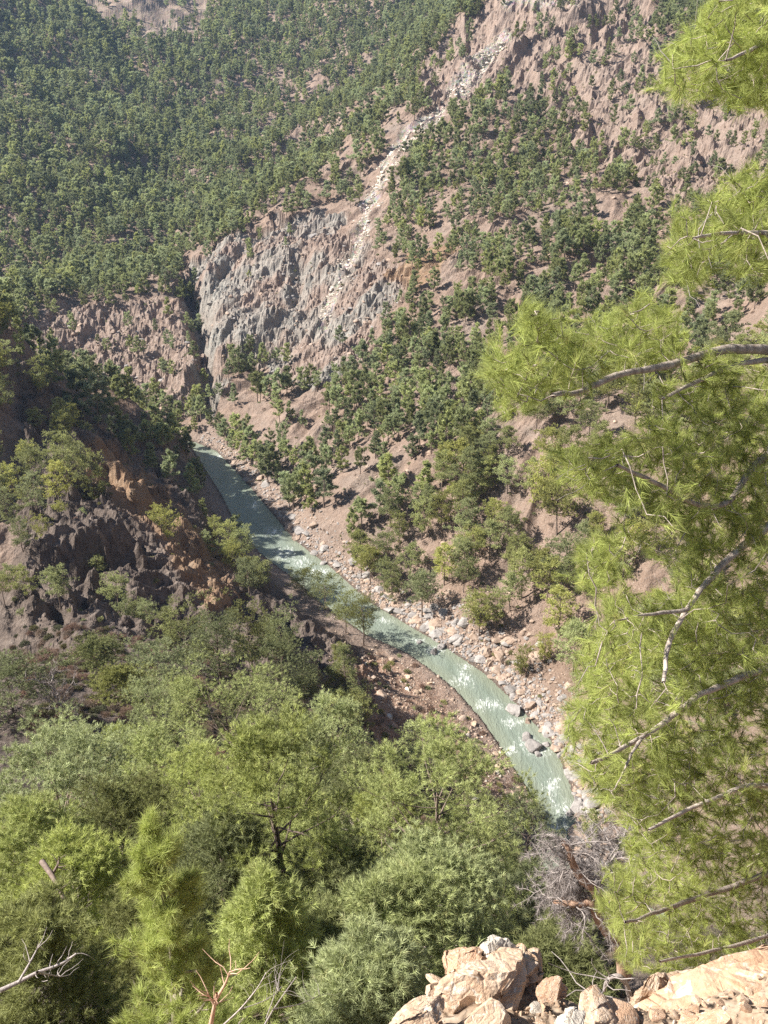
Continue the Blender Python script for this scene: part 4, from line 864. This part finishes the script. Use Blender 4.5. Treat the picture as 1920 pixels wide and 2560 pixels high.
dead_branch("dark fallen trunk with a pale underside in the gap at the left", [[(90,1860),(112,1890),(130,1925),(158,1980)],[(112,1890),(125,1870),(128,1850)],[(100,1965),(130,1975)]], (15.5, 14.5), .09, 5, BARK)
dead_branch("weathered curved dead branch on the rock ledge beside the angular rock", [[(1362,2160),(1352,2120),(1335,2105),(1310,2115),(1305,2140)],[(1358,2165),(1320,2155),(1280,2150),(1265,2135)]], 4.3, .03, 6)

# ------------------------------------------------------------------ the rock ledge at the viewpoint
def ledge_rock(label, u, v, y, half, seed, mat, squash=(1, 1, .8), rot=(0, 0, 0), cuts=12, sub=5, name="boulder", group=None):
    p = at(u, v, y); s = half * math.dist(p, (0, 0, CAM_Z)) / F; o = obj(name, rock_mesh("ledge_rock", mat, seed=seed, sub=sub, cuts=cuts, rough=.05, squash=squash, blocks=int(half * .55))); o.location = p; o.scale = (s, s, s); o.rotation_euler = rot; return tag(o, label, "rock", group)
for lab, u, v, y, half, seed, mt, sq, rot, cuts in [
 ("big smooth orange boulder at the lower right corner", 1560, 2215, 2.75, 190, 301, OCHREF, (1.15, .8, .62), (.2, -.15, .1), 10),
 ("orange boulder cut by the right edge, behind the big smooth one", 1680, 2110, 3.2, 85, 302, OCHREF, (1, .8, .75), (0, 0, .6), 14),
 ("upright angular rock with a dark right face, left of the big orange boulder", 1405, 2150, 2.95, 56, 303, OCHRE, (.72, .8, 1.15), (.1, .25, .5), 12),
 ("low wedge rock leaning on the upright angular rock", 1462, 2128, 3.1, 50, 304, OCHRE, (1.15, .8, .55), (0, .2, .2), 12),
 ("pale cream rock on top of the outcrop", 1072, 2046, 3.05, 44, 305, PALEROCK, (1.25, .9, .8), (0, .2, .3), 16),
 ("rounded tan rock at the left end of the outcrop", 1003, 2075, 3.0, 50, 306, OCHREF, (1.1, .9, .85), (0, -.1, .8), 15),
 ("broad tan outcrop rock at the bottom, under the cream rock", 1045, 2150, 2.8, 100, 307, OCHRE, (1.2, .8, .62), (.3, 0, .2), 20),
 ("jagged ochre outcrop rock sloping down right of the cream rock", 1128, 2100, 2.95, 58, 308, OCHRE, (1.2, .8, .7), (0, .4, .9), 18),
 ("grey tan block at the foot of the outcrop on the left", 900, 2195, 2.55, 55, 309, OCHRE, (1.2, .8, .6), (0, -.3, .4), 16),
 ("small angular rock on the lip right of the outcrop", 1190, 2140, 2.75, 36, 310, OCHREF, (1.1, .8, .7), (.3, 0, .4), 14),
 ("flat tan slab lying on the rubble between the outcrop and the upright rock", 1290, 2185, 2.6, 50, 311, OCHRE, (1.3, .8, .4), (.2, .1, 1.0), 14),
 ("chunky pale block at the bottom edge below the flat slab", 1230, 2215, 2.45, 40, 312, PALEROCK, (1.0, .9, .7), (.2, .3, .1), 15)]:
    ledge_rock(lab, u, v, y, half, seed, mt, sq, rot, cuts)
rng = np.random.default_rng(55); PEB = [rock_mesh("ledge_stone", [OCHRE, OCHREF, OCHRE, OCHREF, PALEROCK][i % 5], seed=330 + i, sub=3, cuts=16, rough=.03) for i in range(9)]
ns = 0
for i in range(3000):
    if ns >= 240: break
    y = rng.uniform(1.6, 4.4); x = rng.uniform(-.02, .5) * y * 1.3; z = float(hgrid(np.array([x]), np.array([y]))[0]); u, v, d = proj(x, y, z)
    if not (820 < u < 1700 and 1990 < v < 2290): continue
    s = float(np.clip(.018 + rng.pareto(2.0) * .026, .018, .17)); o = obj("stone", PEB[int(rng.integers(0, 9))]); o.location = (x, y, z + s * .25); o.scale = (s * rng.uniform(.8, 1.5), s, s * rng.uniform(.5, .9)); o.rotation_euler = tuple(rng.uniform(-.6, 6, 3) * np.array([.15, .15, 1]))
    tag(o, "loose tan stone on the rubbly rock ledge at the bottom right", "stone", "loose stones on the ledge"); ns += 1
n = 5000; y = rng.uniform(1.4, 4.2, n); x = rng.uniform(-.05, .7, n) * y; k_ = rng.random(n) < 1; z = hgrid(x, y); gs = np.clip(.006 + rng.pareto(2.5, n) * .008, .005, .04)
gv = instancer("gravel", PEB, np.stack([x, y, z + gs * .3], 1), np.stack([gs * rng.uniform(.8, 1.5, n), gs, gs * .7], 1), rng.uniform(-.5, 6, (n, 3)) * np.array([.2, .2, 1]), rng.integers(0, 9, n)); tag(gv, "tan gravel covering the rock ledge", "gravel", None, "stuff")
print("detail", time.time() - T0)

# ------------------------------------------------------------------ the big pine leaning in from the right
RP = [[(1659,-60),(1560,-20),(1500,60),(1440,120),(1425,165),(1470,215),(1540,200),(1590,215),(1659,240),(1760,200),(1760,-60)],
 [(1440,470),(1500,450),(1560,400),(1600,360),(1760,350),(1760,640),(1600,590),(1560,560),(1500,620),(1425,600),(1430,540)],
 [(1130,650),(1200,680),(1260,690),(1330,670),(1400,650),(1470,690),(1470,760),(1400,790),(1300,800),(1250,840),(1180,860),(1100,900),(1060,850),(1030,790),(1080,750),(1140,740)],
 [(1520,760),(1659,800),(1760,800),(1760,900),(1600,920),(1480,880),(1380,860),(1390,820),(1460,830)],
 [(1190,1000),(1250,950),(1330,960),(1420,900),(1540,860),(1760,850),(1760,1230),(1659,1300),(1560,1200),(1480,1180),(1400,1110),(1330,1090),(1250,1060)],
 [(1260,1170),(1330,1130),(1440,1180),(1520,1230),(1659,1280),(1760,1280),(1760,2100),(1659,2080),(1500,2130),(1360,2090),(1310,1990),(1300,1950),(1345,1830),(1345,1770),(1265,1690),(1215,1600),(1240,1480),(1250,1390),(1300,1340),(1250,1270)]]
RPG = [[(1330,1180),(1420,1180),(1470,1240),(1460,1290),(1370,1300),(1330,1250)],[(1240,1310),(1320,1310),(1340,1350),(1260,1370)]]
rng = np.random.default_rng(99); rp = empty("pine_tree", (4.6, 6.9, 104.0)); b0 = np.array(rp.location)
LIMBS = [([(1900,60),(1760,75),(1659,90),(1619,115),(1560,140)], (7.4, 6.2), .035), ([(1900,470),(1760,500),(1659,500),(1580,500),(1500,520)], (7.2, 5.8), .035),
 ([(1930,780),(1760,762),(1659,753),(1549,748),(1494,773),(1430,788),(1334,803),(1244,850),(1180,850)], (7.4, 5.4), .062), ([(1930,800),(1760,775),(1659,768),(1600,775),(1510,812),(1440,850)], (7.4, 6.2), .045),
 ([(1930,880),(1760,930),(1649,993),(1609,1043),(1580,1098),(1520,1110),(1430,1060),(1330,1010)], (7.3, 5.6), .05), ([(1930,950),(1760,1060),(1660,1130),(1604,1176),(1554,1221),(1519,1261),(1484,1316),(1440,1400),(1440,1470)], (7.2, 5.3), .055),
 ([(1484,1316),(1384,1326),(1320,1340)], (5.55, 5.3), .022), ([(1930,1250),(1760,1400),(1659,1441),(1599,1461),(1519,1491),(1464,1536),(1394,1586),(1334,1616),(1280,1640)], (7.0, 5.0), .05),
 ([(1394,1586),(1374,1606),(1349,1651),(1330,1700)], (5.3, 5.1), .02), ([(1930,1500),(1800,1680),(1700,1700),(1620,1690),(1500,1740),(1400,1790)], (6.9, 5.0), .045), ([(1930,1650),(1760,1850),(1640,1890),(1539,1929),(1469,1954),(1404,1979),(1350,2000)], (6.6, 4.8), .045),
 ([(1930,1800),(1800,1980),(1700,2010),(1600,2040),(1500,2060),(1430,2080)], (6.3, 4.6), .035)]
tz = np.linspace(-1, 24, 14); trunk = np.stack([np.sin(tz * .5) * .12, np.cos(tz * .4) * .1, tz], 1); v, f = tubes([(trunk, np.linspace(.30, .07, 14))], 12); obj("trunk", mesh_np("right_pine_trunk", v, f, BARK, None, True), rp)
nodes = []
for pts, y, r in LIMBS:
    p = smooth(px_path(pts, (y[0] - .35, y[1] - .5)), 5); p = p + np.cumsum(rng.normal(0, .006, p.shape), 0) * 0.6
    if pts[0][0] >= 1900: p = np.concatenate([[trunk[0] * 0 + b0 + np.array([np.interp(p[0][2] - b0[2], tz, trunk[:, 0]), np.interp(p[0][2] - b0[2], tz, trunk[:, 1]), p[0][2] - b0[2]])], p])
    v, f = tubes([(p - b0, np.linspace(r, r * .3, len(p)) * .75 * (1 + rng.normal(0, .06, len(p))))], 8); obj("limb", mesh_np("right_pine_limb", v, f, BARKPALE, None, True), rp); nodes.append(p[2:])
nodes = np.concatenate(nodes)
tg = []; cl = np.random.default_rng(4)
while len(tg) < 3500:
    u = cl.uniform(1020, 1760, 4000); v = cl.uniform(-60, 2140, 4000); ok = np.zeros(4000, bool)
    uu, vv = u + noise(u / 30, v / 30, 301) * 16, v + noise(u / 30, v / 30, 302) * 16
    for pg in RP: ok |= inpoly(uu, vv, pg)
    for pg in RPG: ok &= ~inpoly(uu, vv, pg)
    ok &= noise(u / 55, v / 45, 303) + noise(u / 20, v / 20, 304) * .6 > np.where(v > 900, -.62, -.45)
    y = 5.9 + (u - 1400) / 330 * 0.75 - (v - 900) / 1300 * .5 + cl.normal(.22, .5, 4000); y = np.clip(y, 4.3, 8.2)
    tg.extend(list(at(u, v, y)[ok]))
tg = np.array(tg[:3500]); dmin = np.array([((nodes - q) ** 2).sum(1).min() for q in tg]); order = np.argsort(dmin); twig = []; SP_, SD_ = [], []
nod = np.empty((len(nodes) + len(tg) * 3, 3)); nod[:len(nodes)] = nodes; nn = len(nodes)
for q in tg[order]:
    d2 = ((nod[:nn] - q) ** 2).sum(1); j = int(np.argmin(d2)); p0 = nod[j]; L = math.sqrt(d2[j])
    if L > 1.1 or L < 0.03: continue
    mid1 = p0 + (q - p0) * .35 + rng.normal(0, .07, 3) * L + np.array([0, 0, -.06 * L]); mid2 = p0 + (q - p0) * .7 + rng.normal(0, .07, 3) * L + np.array([0, 0, -.05 * L])
    path = np.array([p0, mid1, mid2, q]); twig.append((path - b0, (.0035 + .006 * min(1, L)) * np.array([.95, .75, .6, .45])))
    nod[nn] = mid1; nod[nn + 1] = mid2; nod[nn + 2] = q; nn += 3
    dr_ = nrm(q - mid2); SP_.append(q); SD_.append(dr_ * .9 + rng.normal(0, .25, 3) + np.array([-.15, -.1, .18]))
    for h in range(2): SP_.append(mid2 + (q - mid2) * rng.random() + rng.normal(0, .05, 3)); SD_.append(dr_ + rng.normal(0, .6, 3) + np.array([-.1, 0, .1]))
v, f = tubes(twig, 4); obj("branches", mesh_np("right_pine_branches", v, f, BARKPALE, None, True), rp)
nv = needles(np.array(SP_) - b0, np.array(SD_), 46, .115, .0028, .40, rng, along=.09, droop=.1)
obj("crown", mesh_np("right_pine_crown", nv[0], nv[1], NEEDLE_RIGHT, {"tint": nv[2]}), rp)
# bare side twigs
bt = []
for i in range(240):
    q = nod[rng.integers(0, nn)]; tp = bend(q, rng.normal(0, 1, 3) + np.array([-.5, 0, -.2]), rng.uniform(.1, .32), -.2, 4, rng, .3); bt.append((tp - b0, .0035 * np.linspace(1, .5, 5)))
v, f = tubes(bt, 3); tag(obj("bare_twigs", mesh_np("right_pine_bare_twigs", v, f, DEADWOOD, None, True), rp), kind="stuff")
tag(rp, "big bright green pine reaching in from the right edge with long needles and pale limbs", "tree")
print("right pine", time.time() - T0, len(SP_))
# ------------------------------------------------------------------ the air over the valley
HZ = 0.00009
HTOP = float(TZ.max()) + 16; print('terrain z', TZ.min(), TZ.max(), TX.min(), TX.max(), TY.min(), TY.max())
me = bpy.data.meshes.new("haze"); import bmesh
bm = bmesh.new(); bmesh.ops.create_cube(bm, size=1.0); bm.to_mesh(me); bm.free()
hz = obj("haze", me); hz.scale = (3300, 2200, HTOP + 12); hz.location = (0, 700, (HTOP - 12) / 2)
m = bpy.data.materials.new("haze"); m.use_nodes = True; t = m.node_tree; t.nodes.clear(); o_ = t.nodes.new("ShaderNodeOutputMaterial"); pv = t.nodes.new("ShaderNodeVolumePrincipled")
pv.inputs["Density"].default_value = HZ; pv.inputs["Color"].default_value = (0.45, 0.66, 1.0, 1); pv.inputs["Anisotropy"].default_value = 0.2
t.links.new(pv.outputs[0], o_.inputs["Volume"]); me.materials.append(m); tag(hz, kind="stuff")
print("done", time.time() - T0)
